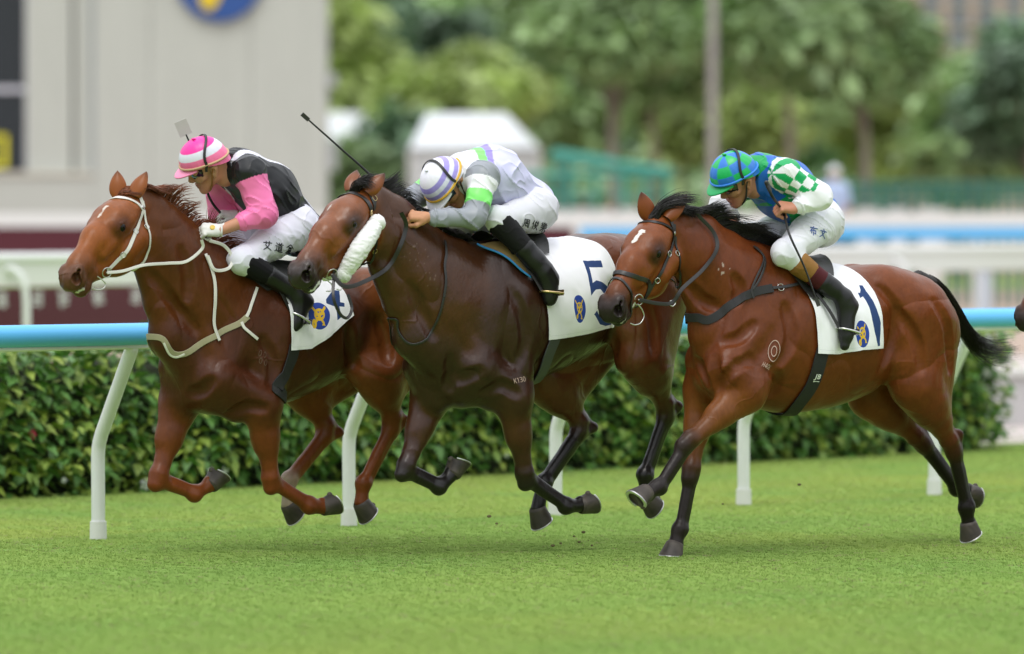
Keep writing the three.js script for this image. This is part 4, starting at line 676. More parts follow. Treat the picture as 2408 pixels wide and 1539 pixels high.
const b2 = bridle(h2, { label: 'black bridle on the middle horse', browX: .04, mat: M.leather, metal: M.brass, wb: .026, brow: [cC(500, 595), cC(570, 605), cC(660, 660), cC(735, 785)], cheek: [cC(745, 790), cC(755, 880), cC(740, 990), cC(640, 1110), cC(520, 1200), cC(440, 1250)], poll: [cC(755, 770), cC(765, 690)], throat: [cC(760, 820), cC(772, 950), cC(762, 1080), cC(735, 1180), cC(690, 1240)], bit: cC(432, 1262), ring: .030, loops: [[cC(445, 1290), cC(490, 1320), cC(520, 1345), cC(505, 1385), cC(475, 1380)], [cC(360, 1290), cC(410, 1320), cC(438, 1350), cC(430, 1392), cC(395, 1395)]], buckles: [cC(765, 1085), cC(762, 680), cC(735, 795)] });
{ // sheepskin cheek rolls
  for (const m of [1, -1]) {
    const a = hit(h2, cC(758, 888)), b = hit(h2, cC(640, 1060)), c = hit(h2, cC(505, 1235)); let pts = [a, b, c].map((p, i) => p.addScaledVector(h2.F.grad(p.x, p.y, p.z), .028)); if (m < 0) pts = pts.map(p => mirH(h2, p));
    const R = t => .051 * Math.pow(Math.sin(Math.PI * (.06 + .88 * t)), .22) , g = tube(pts, R, { seg: 60, sides: 30, caps: false });
    const P = g.attributes.position, N = g.attributes.normal; const cap = [pts[0], pts[2]].map(p => { const s = new THREE.SphereGeometry(.043, 22, 14); s.translate(p.x, p.y, p.z); return s; });
    const G = mergeGeometries([g, ...cap]), Q = G.attributes.position, NN = G.attributes.normal;
    for (let i = 0; i < Q.count; i++) { const x = Q.getX(i), y = Q.getY(i), z = Q.getZ(i), d = .005 * fbm(x * 60, y * 60, z * 60, 2) + .004 * noise3(x * 190, y * 190, z * 190); Q.setXYZ(i, x + NN.getX(i) * d, y + NN.getY(i) * d, z + NN.getZ(i) * d); }
    G.computeVertexNormals();
    const o = part('sheepskin_roll', G, M.fleece); tag(o, m > 0 ? 'fluffy white sheepskin roll on the near cheek of the middle horse' : 'white sheepskin roll on the far cheek of the middle horse', 'cheek roll', 'sheepskin cheek rolls');
  }
}
const b3 = bridle(h3, { label: 'black bridle with double noseband on the nearest bay horse', browX: .055, mat: M.leather, brow: [cE(370, 660), cE(440, 655), cE(540, 695), cE(648, 775)], cheek: [cE(650, 790), cE(640, 850), cE(605, 950), cE(560, 1060), cE(500, 1150), cE(450, 1240)], poll: [cE(648, 770), cE(648, 710)], throat: [cE(660, 800), cE(672, 900), cE(690, 1020), cE(700, 1100), cE(690, 1180)], noseband: [{ px: [cE(225, 1070), cE(300, 1085), cE(380, 1110), cE(465, 1160)], under: [.40, -.12], w: .024 }, { px: [cE(200, 1125), cE(250, 1125), cE(300, 1180), cE(330, 1260)], under: [.50, -.13], w: .014, name: 'drop_noseband' }], bit: cE(435, 1290), ring: .028, loops: [[cE(380, 1310), cE(410, 1350), cE(425, 1400), cE(400, 1450), cE(360, 1465), cE(325, 1455)], [cE(622, 1285), cE(650, 1283), cE(660, 1305), cE(640, 1325), cE(618, 1312), cE(622, 1288)]], buckles: [cE(612, 930), cE(525, 1130), cE(672, 930)] });
// ---- reins: leather from bit ring to the hands
function rein(H, pts, w, mat, label) { const o = thing('rein', label, 'rein', pts[0].clone(), 'reins'); const c = curve(pts), P = c.getSpacedPoints(40), nn = P.map((p, i) => { const t = c.getTangentAt(i / 40); const n = toCam.clone().addScaledVector(t, -toCam.dot(t)).normalize(); return n; }); part('strap', strap(P, nn, w, .004, { seg: 90 }), mat, o); return o; }
const lift = (H, px, off) => { const p = hit(H, px); return p.addScaledVector(H.F.grad(p.x, p.y, p.z, H.F.p, .01), off); };
rein(h1, [b1.bp.clone(), onZ(cA(560, 1240), h1.zh + .12), onZ(cA(720, 1195), h1.zh + .15), lift(h1, cA(900, 1175), .03), lift(h1, cA(1050, 1160), .04), lift(h1, cA(1130, 1090), .05), onZ(cA(1165, 1000), h1.zh + .20)], .016, M.whiteStrap, 'white rein curving from the bit to the gloved hand');
rein(h1, [onZ(cA(1225, 1005), h1.zh + .20), lift(h1, cA(1290, 1080), .05), lift(h1, cA(1360, 1160), .04), lift(h1, cA(1345, 1230), .03), lift(h1, cA(1250, 1235), .02), lift(h1, cA(1195, 1130), .02)], .017, M.whiteStrap, 'loose white rein end looping below the gloved hand');
rein(h2, [b2.bp.clone(), onZ(cC(540, 1360), h2.zh + .13), onZ(cC(700, 1315), h2.zh + .16), lift(h2, cC(860, 1210), .02), lift(h2, cC(950, 1050), .02), lift(h2, cC(985, 900), .03), onZ(cC(970, 790), h2.zh + .16)], .022, M.leather, 'black rein from the bit up to the bare hands of the middle rider');
rein(h2, [b2.bp.clone().add(V(.01, -.02, 0)), onZ(cC(450, 1450), h2.zh + .12), onZ(cC(500, 1570), h2.zh + .12), onZ(cC(555, 1600), h2.zh + .12), onZ(cC(590, 1530), h2.zh + .1), onZ(cC(560, 1420), h2.zh + .08)], .016, M.leather, 'loose black strap hanging below the bit of the middle horse');
rein(h3, [b3.bp.clone(), onZ(cE(540, 1305), h3.zh + .125), onZ(cE(640, 1295), h3.zh + .14), onZ(cE(715, 1190), h3.zh + .16), lift(h3, cE(860, 1040), .02), lift(h3, cE(955, 900), .02), lift(h3, cE(930, 780), .02), lift(h3, cE(820, 660), .02), lift(h3, cE(780, 620), .03)], .020, M.leather, 'black rein of the nearest horse curving up over its neck');
// ---------------------------------------------------------------- manes, forelocks and tails
M.mane = new THREE.MeshPhysicalMaterial({ vertexColors: true, roughness: .42, specularIntensity: .7 });
function growHair(H, roots, seed, { len, wind, grav, curl, r, steps = 9, push = .006, lenVar = .5 }) {
  const R = rng(seed), out = [];
  for (const [p0, n0, lk = 1] of roots) {
    const p = p0.clone(), d = n0.clone(), pts = [p.clone()], L = len * lk * (1 - lenVar * R()) / steps, ph = R() * 9;
    for (let i = 0; i < steps; i++) { const t = i / steps; d.addScaledVector(wind, .42).add(V(0, -grav * (.3 + t), 0)).add(V(fbm(p.x * 7 + seed, p.y * 7, p.z * 7, 2), fbm(p.x * 7, p.y * 7 + 5, p.z * 7 + seed, 2), fbm(p.x * 6 + 9, p.y * 6, p.z * 6, 2)).multiplyScalar(curl)).add(V((R() - .5) * .16, (R() - .5) * .16, (R() - .5) * .2)).normalize(); p.addScaledVector(d, L); const e = H.F.d(p.x, p.y, p.z); if (e < push) p.addScaledVector(H.F.grad(p.x, p.y, p.z), push - e + .002 * R()); pts.push(p.clone()); }
    out.push([pts, r * (.7 + .6 * R())]);
  }
  return out;
}
function maneOf(H, o) {
  const R = rng(o.seed), crest = H.c.crest.map(([px]) => onZ(px, H.zh)), poll = H.hf.pt(-.02, .02, 0), line = curve([H.F.snap(poll, 0), ...crest.map(p => { const q = H.F.exit(V(p.x, p.y - .03, H.zh), V(.35, .94, 0)); return q; })]);
  const roots = []; for (let i = 0; i < o.n; i++) { const t = lerp(o.t0 ?? 0, o.t1 ?? 1, R()), p = line.getPoint(t).add(V((R() - .5) * .02, 0, (R() - .5) * .034)), q = H.F.snap(p, -.004, 5), n = H.F.grad(q.x, q.y, q.z); n.lerp(V(.5, .6, (o.side ?? .3)), .5).normalize(); roots.push([q, n, o.lenAt ? o.lenAt(t) : 1]); }
  const list = growHair(H, roots, o.seed, o); const C = rng(o.seed + 1); part('mane', hairGeo(list, () => { const k = .6 + C() * .8; return o.col.map(c => c * k); }), M.mane, H.root);
  // forelock
  const fr = []; for (let i = 0; i < (o.nf ?? 160); i++) { const q = H.F.snap(H.hf.pt(-.03 + R() * .06, .02, (R() - .5) * .07), -.003, 5); fr.push([q, H.hf.dir(o.fdir[0] + (R() - .5) * .4, o.fdir[1], o.fdir[2] + (R() - .5) * .5).normalize(), 1]); }
  if (fr.length) part('forelock', hairGeo(growHair(H, fr, o.seed + 4, { ...o, len: o.flen ?? .18, wind: o.fwind ?? o.wind }), () => { const k = .6 + C() * .8; return o.col.map(c => c * k); }), M.mane, H.root);
}
function tailOf(H, path, o) {
  const R = rng(o.seed), C = rng(o.seed + 1), c = curve(path), list = [];
  part('dock', tube([path[0].clone().add(V(-.05, .0, 0)), path[0].clone().lerp(path[1], .5), path[1]], .034, { r1: .022, seg: 14, sides: 10 }), std(o.col.map(v => v * 1.2), .6), H.root);
  for (let i = 0; i < o.n; i++) { const t0 = R() * .28, t1 = clamp(.55 + R() * .5, 0, 1), a = R() * 6.28, rr = Math.sqrt(R()), pts = [], sw = (R() - .5) * .12, drop = R() * R() * .08; for (let k = 0; k <= 12; k++) { const u = k / 12, t = lerp(t0, t1, u), p = c.getPoint(t), w = lerp(.022, o.spread, Math.pow(t, .8)) * rr; p.add(V(0, Math.sin(a) * w + fbm(t * 6 + i * .13, 1, 2, 2) * .02 * t - drop * u * u * t, Math.cos(a) * w * .8 + sw * u * u * .5)); pts.push(p); } list.push([pts, .0019 * (.7 + .7 * R())]); }
  part('tail', hairGeo(list, () => { const k = .5 + C() * .9; return o.col.map(v => v * k); }), M.mane, H.root);
}
const BLACKH = [.014, .012, .011], REDH = [.16, .045, .014];
maneOf(h1, { seed: 41, n: 650, len: .13, wind: V(.8, .0, .25), grav: .12, curl: .7, r: .0022, col: REDH, fdir: [-.5, .9, 0], flen: .12, nf: 150, side: .25, lenAt: t => .6 + .7 * Math.abs(Math.sin(t * 9)) });
maneOf(h2, { seed: 42, n: 700, len: .15, wind: V(.8, -.05, .25), grav: .16, curl: .6, r: .0022, col: BLACKH, fdir: [-.4, .95, 0], flen: .15, nf: 260, side: .4, lenAt: t => t < .45 ? 1.1 : .75 });
maneOf(h3, { seed: 43, n: 1500, len: .25, wind: V(.85, -.16, .34), grav: .17, curl: .65, r: .0023, col: BLACKH, fdir: [-.6, .8, 0], flen: .26, nf: 420, side: .35, lenAt: t => t < .12 ? .7 : t < .45 ? .62 : t < .8 ? 1.0 : .6 });
tailOf(h3, [cK(1335, 375), cK(1400, 425), cK(1462, 520), cK(1520, 625), cK(1595, 672), cK(1700, 665)].map(p => onZ(p, h3.zh)), { seed: 51, n: 480, spread: .075, col: BLACKH });
tailOf(h2, [cM(1480, 420), cM(1540, 470), cM(1580, 545), cM(1640, 610), cM(1700, 650), cM(1800, 660)].map(p => onZ(p, h2.zh)), { seed: 52, n: 420, spread: .085, col: BLACKH });
tailOf(h1, [cL(1400, 560), cL(1470, 590), cL(1530, 660), cL(1590, 740), cL(1660, 780), cL(1760, 790)].map(p => onZ(p, h1.zh)), { seed: 53, n: 360, spread: .08, col: REDH });
// ---- brands on the shoulder, freeze marks in white hair
function brand(H, px, w, h, up, draw) { const p = hit(H, px), n = H.F.grad(p.x, p.y, p.z, H.F.p, .02), u = up.clone().addScaledVector(n, -up.dot(n)).normalize(), rt = V().crossVectors(u, n), rows = []; for (let j = 0; j <= 10; j++) { const row = []; for (let i = 0; i <= 10; i++) { row.push(H.F.snap(p.clone().addScaledVector(rt, (i / 10 - .5) * w).addScaledVector(u, (j / 10 - .5) * h), .0045, 6)); } rows.push(row); } part('brand', gridGeo(rows), new THREE.MeshStandardMaterial({ map: canvasTex(256, 256, g => { g.clearRect(0, 0, 256, 256); g.strokeStyle = g.fillStyle = '#b59c8c'; g.lineWidth = 9; draw(g); }), transparent: true, alphaTest: .4, roughness: .7 }), H.root); }
brand(h3, cG(893, 468), .085, .14, V(.25, 1, 0), g => { g.beginPath(); g.ellipse(128, 128, 92, 104, 0, 0, 7); g.stroke(); g.beginPath(); g.ellipse(128, 132, 42, 50, 0, 0, 7); g.stroke(); });
brand(h3, cG(855, 545), .075, .13, V(.9, 1, 0), g => { g.font = '78px sans-serif'; g.translate(128, 128); g.rotate(-.15); g.textAlign = 'center'; g.fillText('H406', 0, 28); });
brand(h2, cD(915, 572), .11, .11, V(-.15, 1, 0), g => { g.font = '84px sans-serif'; g.textAlign = 'center'; g.fillText('K130', 128, 150); });
brand(h1, cB(850, 300), .10, .13, V(0, 1, 0), g => { g.globalAlpha = .8; g.strokeStyle = '#6b5548'; g.lineWidth = 6; for (const [x, y] of [[80, 70], [150, 90], [90, 150], [160, 170]]) { g.beginPath(); g.ellipse(x, y, 18, 30, .3, 0, 7); g.stroke(); } });
// ---------------------------------------------------------------- riders
// head axes from picture directions: (right, up, towards the camera)
const picDir = ([r, u, t]) => cR.clone().multiplyScalar(r).add(V(0, u, 0)).addScaledVector(cF0, -t).normalize();
function axesOf(f, u) { const fx = picDir(f), uy = picDir(u); uy.addScaledVector(fx, -uy.dot(fx)).normalize(); const sz = V().crossVectors(fx, uy); return { fx, uy, sz }; }   // x forward, y up, z to the rider's right
const SKIN = lin('#c08a6e'), SKIND = lin('#9b6650'), LIP = lin('#a1605a');
M.skin = new THREE.MeshPhysicalMaterial({ vertexColors: true, roughness: .52, specularIntensity: .6 });
M.silk = new THREE.MeshPhysicalMaterial({ vertexColors: true, roughness: .36, specularIntensity: .7, sheen: .08, sheenRoughness: .5, sheenColor: new THREE.Color(.5, .5, .5) });
M.breech = new THREE.MeshPhysicalMaterial({ vertexColors: true, roughness: .6, specularIntensity: .25 });
M.boot = phys([.010, .010, .011], .34, { specularIntensity: .8 });
M.rubber = std([.012, .012, .013], .45); M.lens = phys([.02, .02, .05], .06, { clearcoat: 1, metalness: .3 });
function personHead(c, A, s, skin) {
  const fr = { o: c.toArray(), m: [A.fx.x, A.fx.y, A.fx.z, A.uy.x, A.uy.y, A.uy.z, A.sz.x, A.sz.y, A.sz.z] }, P = [], S = a => a.map(v => v * s);
  const add = (a, b, ra, rb, o = {}) => P.push(bone(S(a), S(b), ra * s, rb * s, { c: skin, k: .02 * s, ...o, fr }));
  const both = (a, b, ra, rb, o) => { for (const m of [-1, 1]) add([a[0], a[1], a[2] * m], [b[0], b[1], b[2] * m], ra, rb, o); };
  add([-.02, .035, 0], [.02, .035, 0], .088, .086, { s: .86, k: .03 });
  add([.04, -.01, 0], [.05, -.065, 0], .060, .042, { s: .88, k: .03 });
  both([.0, -.06, .045], [.062, -.102, .016], .020, .020, { k: .03 });
  add([.075, -.108, -.008], [.075, -.108, .008], .018, .018, { k: .02 });
  add([.094, .008, 0], [.112, -.030, 0], .009, .0125, { k: .014 }); both([.100, -.036, .010], [.104, -.036, .011], .008, .008, { k: .010 });
  both([.080, .020, .018], [.072, .018, .048], .013, .013, { k: .02 }); both([.066, -.028, .042], [.05, -.024, .055], .020, .018, { k: .02 });
  add([.094, -.066, -.014], [.094, -.066, .014], .0075, .0075, { c: LIP, k: .008, w: 2 }); add([.091, -.078, -.012], [.091, -.078, .012], .0075, .0075, { c: LIP, k: .008, w: 2 });
  both([.081, .002, .032], [.081, .002, .034], .013, .013, { op: 1, k: .02 });
  both([.085, -.001, .031], [.083, -.001, .035], .010, .010, { k: .006 });
  add([.100, -.072, -.02], [.100, -.072, .02], .0025, .0025, { op: 1, k: .005 });
  both([-.020, .004, .084], [-.010, -.032, .081], .021, .012, { s: .6, k: .008, w: 1.5 }); both([-.012, .002, .094], [-.008, -.014, .091], .009, .006, { op: 1, k: .006 });
  add([-.030, -.02, 0], [-.05, -.10, 0], .052, .050, { k: .03 });
  return { P, fr, pt: (x, y, z) => c.clone().addScaledVector(A.fx, x * s).addScaledVector(A.uy, y * s).addScaledVector(A.sz, z * s), dir: (x, y, z) => V().addScaledVector(A.fx, x).addScaledVector(A.uy, y).addScaledVector(A.sz, z), s };
}
// closed hand: w wrist, d towards the knuckles, n out of the back of the hand, side = thumb side
function handPrims(w, d, n, thumb, s, col, el) {
  d = d.clone().normalize(); n = n.clone().addScaledVector(d, -n.dot(d)).normalize(); let t = V().crossVectors(d, n); if (t.dot(thumb) < 0) t.negate();
  const P = [], p = (a, b, c) => w.clone().addScaledVector(d, a * s).addScaledVector(n, b * s).addScaledVector(t, c * s), add = (a, b, ra, rb, k = .008) => P.push(bone(a, b, ra * s, rb * s, { c: col, k: k * s }));
  add(w.clone().addScaledVector(el.clone().sub(w).normalize(), .055), p(.01, 0, 0), .029, .027, .02); add(p(.01, 0, .018), p(.075, .004, .026), .020, .017, .012); add(p(.01, 0, 0), p(.08, .006, .006), .021, .017, .012); add(p(.01, 0, -.016), p(.075, .002, -.018), .020, .016, .012);
  const L = [.040, .043, .040, .034];
  for (let i = 0; i < 4; i++) { const c = .031 - i * .0205, k = 1 - Math.abs(i - 1.2) * .06, b0 = p(.083 * k, .006, c), b1 = p(.083 * k + .020, -.006 - L[i] * .62, c * .98), b2 = p(.070 * k, -.012 - L[i] * .98, c * .95), b3 = p(.044, -.014 - L[i] * .72, c * .92); add(b0, b1, .0105, .0098, .004); add(b1, b2, .0098, .0088, .004); add(b2, b3, .0088, .0078, .004); }
  const t0 = p(.018, -.008, .030), t1 = p(.048, -.020, .047), t2 = p(.078, -.030, .042), t3 = p(.094, -.036, .030); add(t0, t1, .015, .0125, .01); add(t1, t2, .0125, .0105, .006); add(t2, t3, .0105, .0085, .004);
  return { P, grip: p(.058, -.030, 0), axis: t.clone(), p };
}
function capGeo(h, prof, colorFn, { rim0 = .0, rim1 = .02, puff = 0 } = {}) {   // dome over the skull; th: 0 at the button, 1 at the rim
  const N = 64, Mr = 40, rows = [];
  for (let j = 0; j <= Mr; j++) { const v = j / Mr, row = []; for (let i = 0; i <= N; i++) { const a = i / N * Math.PI * 2, ca = Math.cos(a), sa = Math.sin(a); const th = v * 1.62, lat = Math.sin(Math.min(th, 1.57)), cy = Math.cos(th), seam = 1 - puff * Math.pow(Math.abs(Math.cos(a * 4)), 30) * Math.sin(th); const back = ca < 0 ? -ca : 0; row.push(h.pt(.002 + ca * prof[0] * lat * seam, .045 + cy * prof[1] * seam - (v > .9 ? (v - .9) * .25 * back : 0) - back * .03 * Math.pow(v, 2) + .010 * Math.max(0, ca) * v, sa * prof[2] * lat * seam + .0012 * Math.sin(a * 23 + v * 9) * v)); } rows.push(row); }
  return gridGeo(rows, { color: (u, v) => colorFn(v, u) });
}
const fold = (x, y, z, f, s) => { const wx = x + .05 * noise3(y * 9 + s, z * 9, 1), wy = y + .04 * noise3(x * 9, z * 9 + s, 2), a = (wx * .62 + wy * .78), b = (wx * .78 - wy * .62) * .42, n = noise3(a * f + s, b * f, z * f * .55), m = noise3(a * f * .5 + 4 + s, b * f * .6, z * f * .4); const q = Math.max(0, 1 - Math.abs(n) * 1.9); return q * q * q * 1.25 + m * .55 - .25; };
// thin print or lettering pressed on a field: centre, up, right in world, size, texture
function printOn(F, c, up, out, w, h, off) { const n = out.clone().normalize(); up = up.clone().addScaledVector(n, -up.dot(n)).normalize(); const rt = V().crossVectors(up, n), rows = []; for (let j = 0; j <= 12; j++) { const row = []; for (let i = 0; i <= 16; i++) { const q = c.clone().addScaledVector(rt, (i / 16 - .5) * w).addScaledVector(up, (j / 12 - .5) * h).addScaledVector(n, .12); const p = F.cast(q, n.clone().negate(), .3) ?? q.addScaledVector(n, -.12); row.push(p.addScaledVector(n, off)); } rows.push(row); } return gridGeo(rows); }
// brush strokes of the names, each a list of polylines on a 100 x 100 square
const GL = {
  ai: [[[8, 22], [92, 20]], [[32, 8], [34, 34]], [[66, 6], [62, 34]], [[68, 38], [50, 66], [14, 94]], [[28, 44], [56, 72], [92, 92]]],
  dao: [[[18, 8], [26, 18]], [[10, 38], [26, 38], [24, 76]], [[4, 88], [20, 80], [50, 92], [94, 92]], [[44, 6], [52, 16]], [[76, 4], [66, 16]], [[34, 22], [94, 20]], [[62, 22], [58, 32]], [[44, 34], [44, 80]], [[44, 34], [80, 34], [80, 80]], [[46, 50], [78, 50]], [[46, 64], [78, 64]], [[46, 79], [78, 79]]],
  na: [[[50, 2], [10, 34]], [[50, 2], [90, 34]], [[32, 30], [68, 30]], [[34, 40], [34, 54], [66, 54], [66, 40], [34, 40]], [[70, 60], [28, 64]], [[18, 74], [84, 72]], [[8, 86], [94, 84]], [[52, 62], [54, 98], [40, 94]]],
  zhou: [[[20, 10], [20, 60], [6, 94]], [[20, 10], [86, 10], [86, 92], [72, 90]], [[34, 28], [72, 28]], [[52, 16], [52, 44]], [[32, 45], [74, 45]], [[36, 56], [36, 80]], [[36, 56], [70, 56], [70, 80], [36, 80]]],
  jun: [[[26, 6], [6, 46]], [[18, 30], [18, 94]], [[60, 4], [44, 24], [80, 22]], [[82, 10], [90, 28]], [[50, 30], [38, 46]], [[70, 30], [88, 44]], [[56, 42], [36, 66]], [[52, 54], [80, 52], [40, 94]], [[50, 62], [92, 94]]],
  le: [[[50, 4], [44, 14]], [[38, 14], [38, 46]], [[38, 14], [62, 14], [62, 46], [38, 46]], [[40, 30], [60, 30]], [[18, 6], [6, 22], [22, 26], [8, 46], [28, 44]], [[80, 6], [70, 22], [90, 26], [74, 46], [94, 44]], [[6, 60], [94, 58]], [[50, 48], [50, 98]], [[46, 62], [10, 92]], [[54, 62], [92, 90]]],
  bu: [[[8, 22], [92, 20]], [[46, 4], [10, 62]], [[28, 46], [28, 82]], [[28, 46], [78, 46], [78, 80], [66, 78]], [[52, 32], [52, 98]]],
  wen: [[[46, 4], [54, 16]], [[8, 26], [92, 24]], [[68, 26], [50, 62], [10, 94]], [[28, 30], [54, 66], [94, 94]]],
};
function nameTex(list, colour) { return canvasTex(128 * list.length, 128, g => { g.clearRect(0, 0, 128 * list.length, 128); g.strokeStyle = colour; g.lineCap = 'round'; g.lineJoin = 'round'; g.lineWidth = 9; list.forEach((k, i) => { for (const s of GL[k]) { g.beginPath(); s.forEach(([x, y], j) => { const X = i * 128 + 14 + x, Y = 14 + y; j ? g.lineTo(X, Y) : g.moveTo(X, Y); }); g.stroke(); } }); }); }
function buildRider(H, r) {
  const zh = H.zh, J = (px, dz) => onZ(px, zh + dz), root = thing('person', r.label, 'person', V(J(r.pelvis, 0).x, H.T(.3, 0, 0).y, zh), 'jockeys'), sd = r.seed;
  const nb = J(r.neckBase, 0), md = J(r.mid, 0), pv = J(r.pelvis, 0), A = axesOf(r.headF, r.headU), hc = J(r.head, r.headZ ?? 0), hd = personHead(hc, A, r.headS ?? 1.08, r.skin ?? SKIN);
  const arm = (a, m) => ({ sh: a.sh3 ?? J(a.sh, a.zs ?? .165 * m), el: a.el3 ?? J(a.el, a.ze ?? .24 * m), wr: a.wr3 ?? J(a.wr, a.zw ?? .12 * m), m });
  const na = arm(r.nArm, 1), fa = arm(r.fArm, -1);
  const leg = (l, m) => ({ hip: J(l.hip, .10 * m), kn: J(l.kn, (l.zk ?? .19) * m), an: J(l.an, (l.za ?? .27) * m), to: J(l.to, (l.zt ?? .28) * m), m });
  const nl = leg(r.leg, 1), mir = p => V(p.x, p.y, 2 * zh - p.z), fl = { hip: mir(nl.hip), kn: mir(nl.kn), an: mir(nl.an), to: mir(nl.to), m: -1 };
  // jacket
  const JP = [], jb = (a, b, ra, rb, o = {}) => JP.push(bone(a, b, ra, rb, o)), fz = { o: [0, 0, zh], m: null }, zr = p => V(p.x, p.y, p.z - zh);
  const tr = r.torso ?? [.105, .150, .125];
  jb(zr(nb), zr(md), tr[0], tr[1], { s: 1.12, k: .05, fr: fz, t: 'body' }); jb(zr(md), zr(pv), tr[1], tr[2], { s: 1.12, k: .06, fr: fz, t: 'body' });
  const sleeveR = r.sleeve ?? [.078, .068, .042];
  for (const a of [na, fa]) { jb(nb.clone().lerp(md, .25), a.sh, .09, .082, { k: .05, t: 'body' }); jb(a.sh, a.el, sleeveR[0], sleeveR[1], { k: .035, t: 'arm' }); jb(a.el, a.el.clone().lerp(a.wr, r.cuffAt ?? .72), sleeveR[1] * .92, sleeveR[2], { k: .03, t: 'arm' }); }
  jb(nb, hd.pt(-.085, -.095, 0), .080, .056, { k: .04, t: 'body' }); { const e = pv.clone().sub(md).normalize(); jb(zr(pv), zr(pv.clone().addScaledVector(e, r.hem ?? .04)), tr[2] + .002, tr[2] + .008, { s: 1.16, k: .03, fr: fz, t: 'body' }); }
  const JF = new Field(JP); const sleeveOf = (x, y, z) => { let best = null, bd = 1e9; for (const a of [na, fa]) for (const [p, q, up] of [[a.sh, a.el, 1], [a.el, a.wr, 0]]) { const d = q.clone().sub(p), t = clamp(V(x, y, z).sub(p).dot(d) / d.lengthSq(), 0, 1), e = V(x, y, z).distanceTo(p.clone().addScaledVector(d, t)); if (e < bd) { bd = e; best = { t, up, a, d: e }; } } return best; };
  const spine = (x, y) => { const d = pv.clone().sub(nb), t = ((x - nb.x) * d.x + (y - nb.y) * d.y) / (d.x * d.x + d.y * d.y); return t; };
  const jk = part('jacket', JF.mesh(r.cell ?? .0055, { disp: (x, y, z) => .0085 * fold(x, y, z, 10, sd) + .0042 * fold(x, y, z, 23, sd + 2), color: (x, y, z, nx, ny, nz) => { const s = sleeveOf(x, y, z), t = spine(x, y), body = Math.min(Field.pd(JP[0], x, y, z), Field.pd(JP[1], x, y, z)); return r.silks({ x, y, z, lz: z - zh, t, s, ny, nx, arm: s.d < .095 && body > (r.armEdge ?? .012) && !(s.up && s.t < (r.armFrom ?? .0)), above: y - lerp(nb.y, pv.y, clamp(t, 0, 1)), body }); } }), M.silk, root);
  for (const a of [na, fa]) { const d = a.wr.clone().sub(a.el).normalize(), c = a.el.clone().lerp(a.wr, (r.cuffAt ?? .72) + .02), u = V(0, 1, 0).cross(d).normalize(), w = V().crossVectors(d, u), pts = []; for (let i = 0; i < 20; i++) { const q = i / 20 * 6.283; pts.push(c.clone().addScaledVector(u, Math.cos(q) * (sleeveR[2] * .98 + .002 * Math.sin(q * 7))).addScaledVector(w, Math.sin(q) * (sleeveR[2] * .98 + .002 * Math.cos(q * 5)))); } part('cuff', tube(pts, .008, { closed: true, seg: 60, sides: 7 }), std(r.cuff, .45), jk); }
  { const d = hd.pt(-.085, -.095, 0).sub(nb).normalize(), c = hd.pt(-.080, -.088, 0), u = V(0, 0, 1), w = V().crossVectors(d, u), pts = []; for (let i = 0; i < 20; i++) { const q = i / 20 * 6.283; pts.push(c.clone().addScaledVector(u, Math.cos(q) * .057).addScaledVector(w, Math.sin(q) * .055)); } part('collar', tube(pts, .013, { closed: true, seg: 60, sides: 8 }), std(r.collar, .5), jk); }
  // breeches
  const BP = [], bb = (a, b, ra, rb, o = {}) => BP.push(bone(a, b, ra, rb, { c: r.breech, ...o }));
  bb(zr(pv.clone().lerp(md, .12)), zr(pv.clone().add(V(.05, -.05, 0))), .118, .130, { s: 1.22, k: .05, fr: fz });
  for (const l of [nl, fl]) { bb(l.hip, l.kn, .100, .066, { k: .05 }); bb(l.hip.clone().add(V(.03, .02, 0)), l.hip.clone().lerp(l.kn, .5), .098, .074, { k: .05 }); bb(l.kn, l.kn.clone().lerp(l.an, .34), .066, .054, { k: .03 }); bb(l.kn.clone().lerp(l.an, -.05), l.kn.clone().lerp(l.hip, .08), .062, .064, { k: .03 }); }
  const bDisp = (x, y, z) => .0050 * fold(x, y, z, 12, sd + 5) + .0030 * fold(x, y, z, 28, sd + 7), BF = new Field(BP), br = part('breeches', BF.mesh(.0055, { disp: bDisp, color: (x, y, z, nx, ny, nz, b) => { const n = 1 + .03 * noise3(x * 30, y * 30, z * 30); return [b[0] * n, b[1] * n, b[2] * n]; } }), M.breech, root);
  if (r.name) { const c = J(r.name.px, .22), up = picDir(r.name.up), DF = Object.assign(Object.create(BF), { d: (x, y, z) => BF.d(x, y, z) - bDisp(x, y, z) }), g = printOn(DF, c, up, toCam.clone().add(V(0, .1, .5)).normalize(), r.name.w, r.name.w / r.name.chars.length, .0025); part('lettering', g, new THREE.MeshStandardMaterial({ map: nameTex(r.name.chars, r.name.colour), transparent: true, alphaTest: .35, roughness: .8 }), br); }
  // boots, socks, irons
  for (const l of [nl, fl]) {
    const sk = l.an.clone().sub(l.kn), q = t => l.kn.clone().lerp(l.an, t), heel = l.an.clone().add(V(.045, -.045, 0)), ft = l.to.clone().sub(heel).normalize();
    if (r.band) { const g = new Field([bone(q(r.band.from), q(r.band.to), .066, .060, { c: r.band.c })]); part('knee_band', g.mesh(.006, { disp: (x, y, z) => .0015 * fold(x, y, z, 30, 1) }), M.breech, root); }
    if (r.sock) { const g = new Field([bone(q(r.sock.from), q(r.sock.to), r.sock.r ?? .063, .054, { c: r.sock.c })]); part('sock', g.mesh(.006, { disp: (x, y, z) => .0012 * fold(x, y, z, 34, 3) }), M.breech, root); }
    const P = [bone(q(r.bootTop ?? .42), q(.80), .058, .047, { k: .03 }), bone(q(.80), l.an, .047, .043, { k: .03 }), bone(l.an, heel, .042, .034, { k: .03 }), bone(heel, l.to, .034, .026, { k: .04 }), bone(l.an.clone().lerp(l.to, .2), heel.clone().lerp(l.to, .72), .038, .036, { k: .04 })];
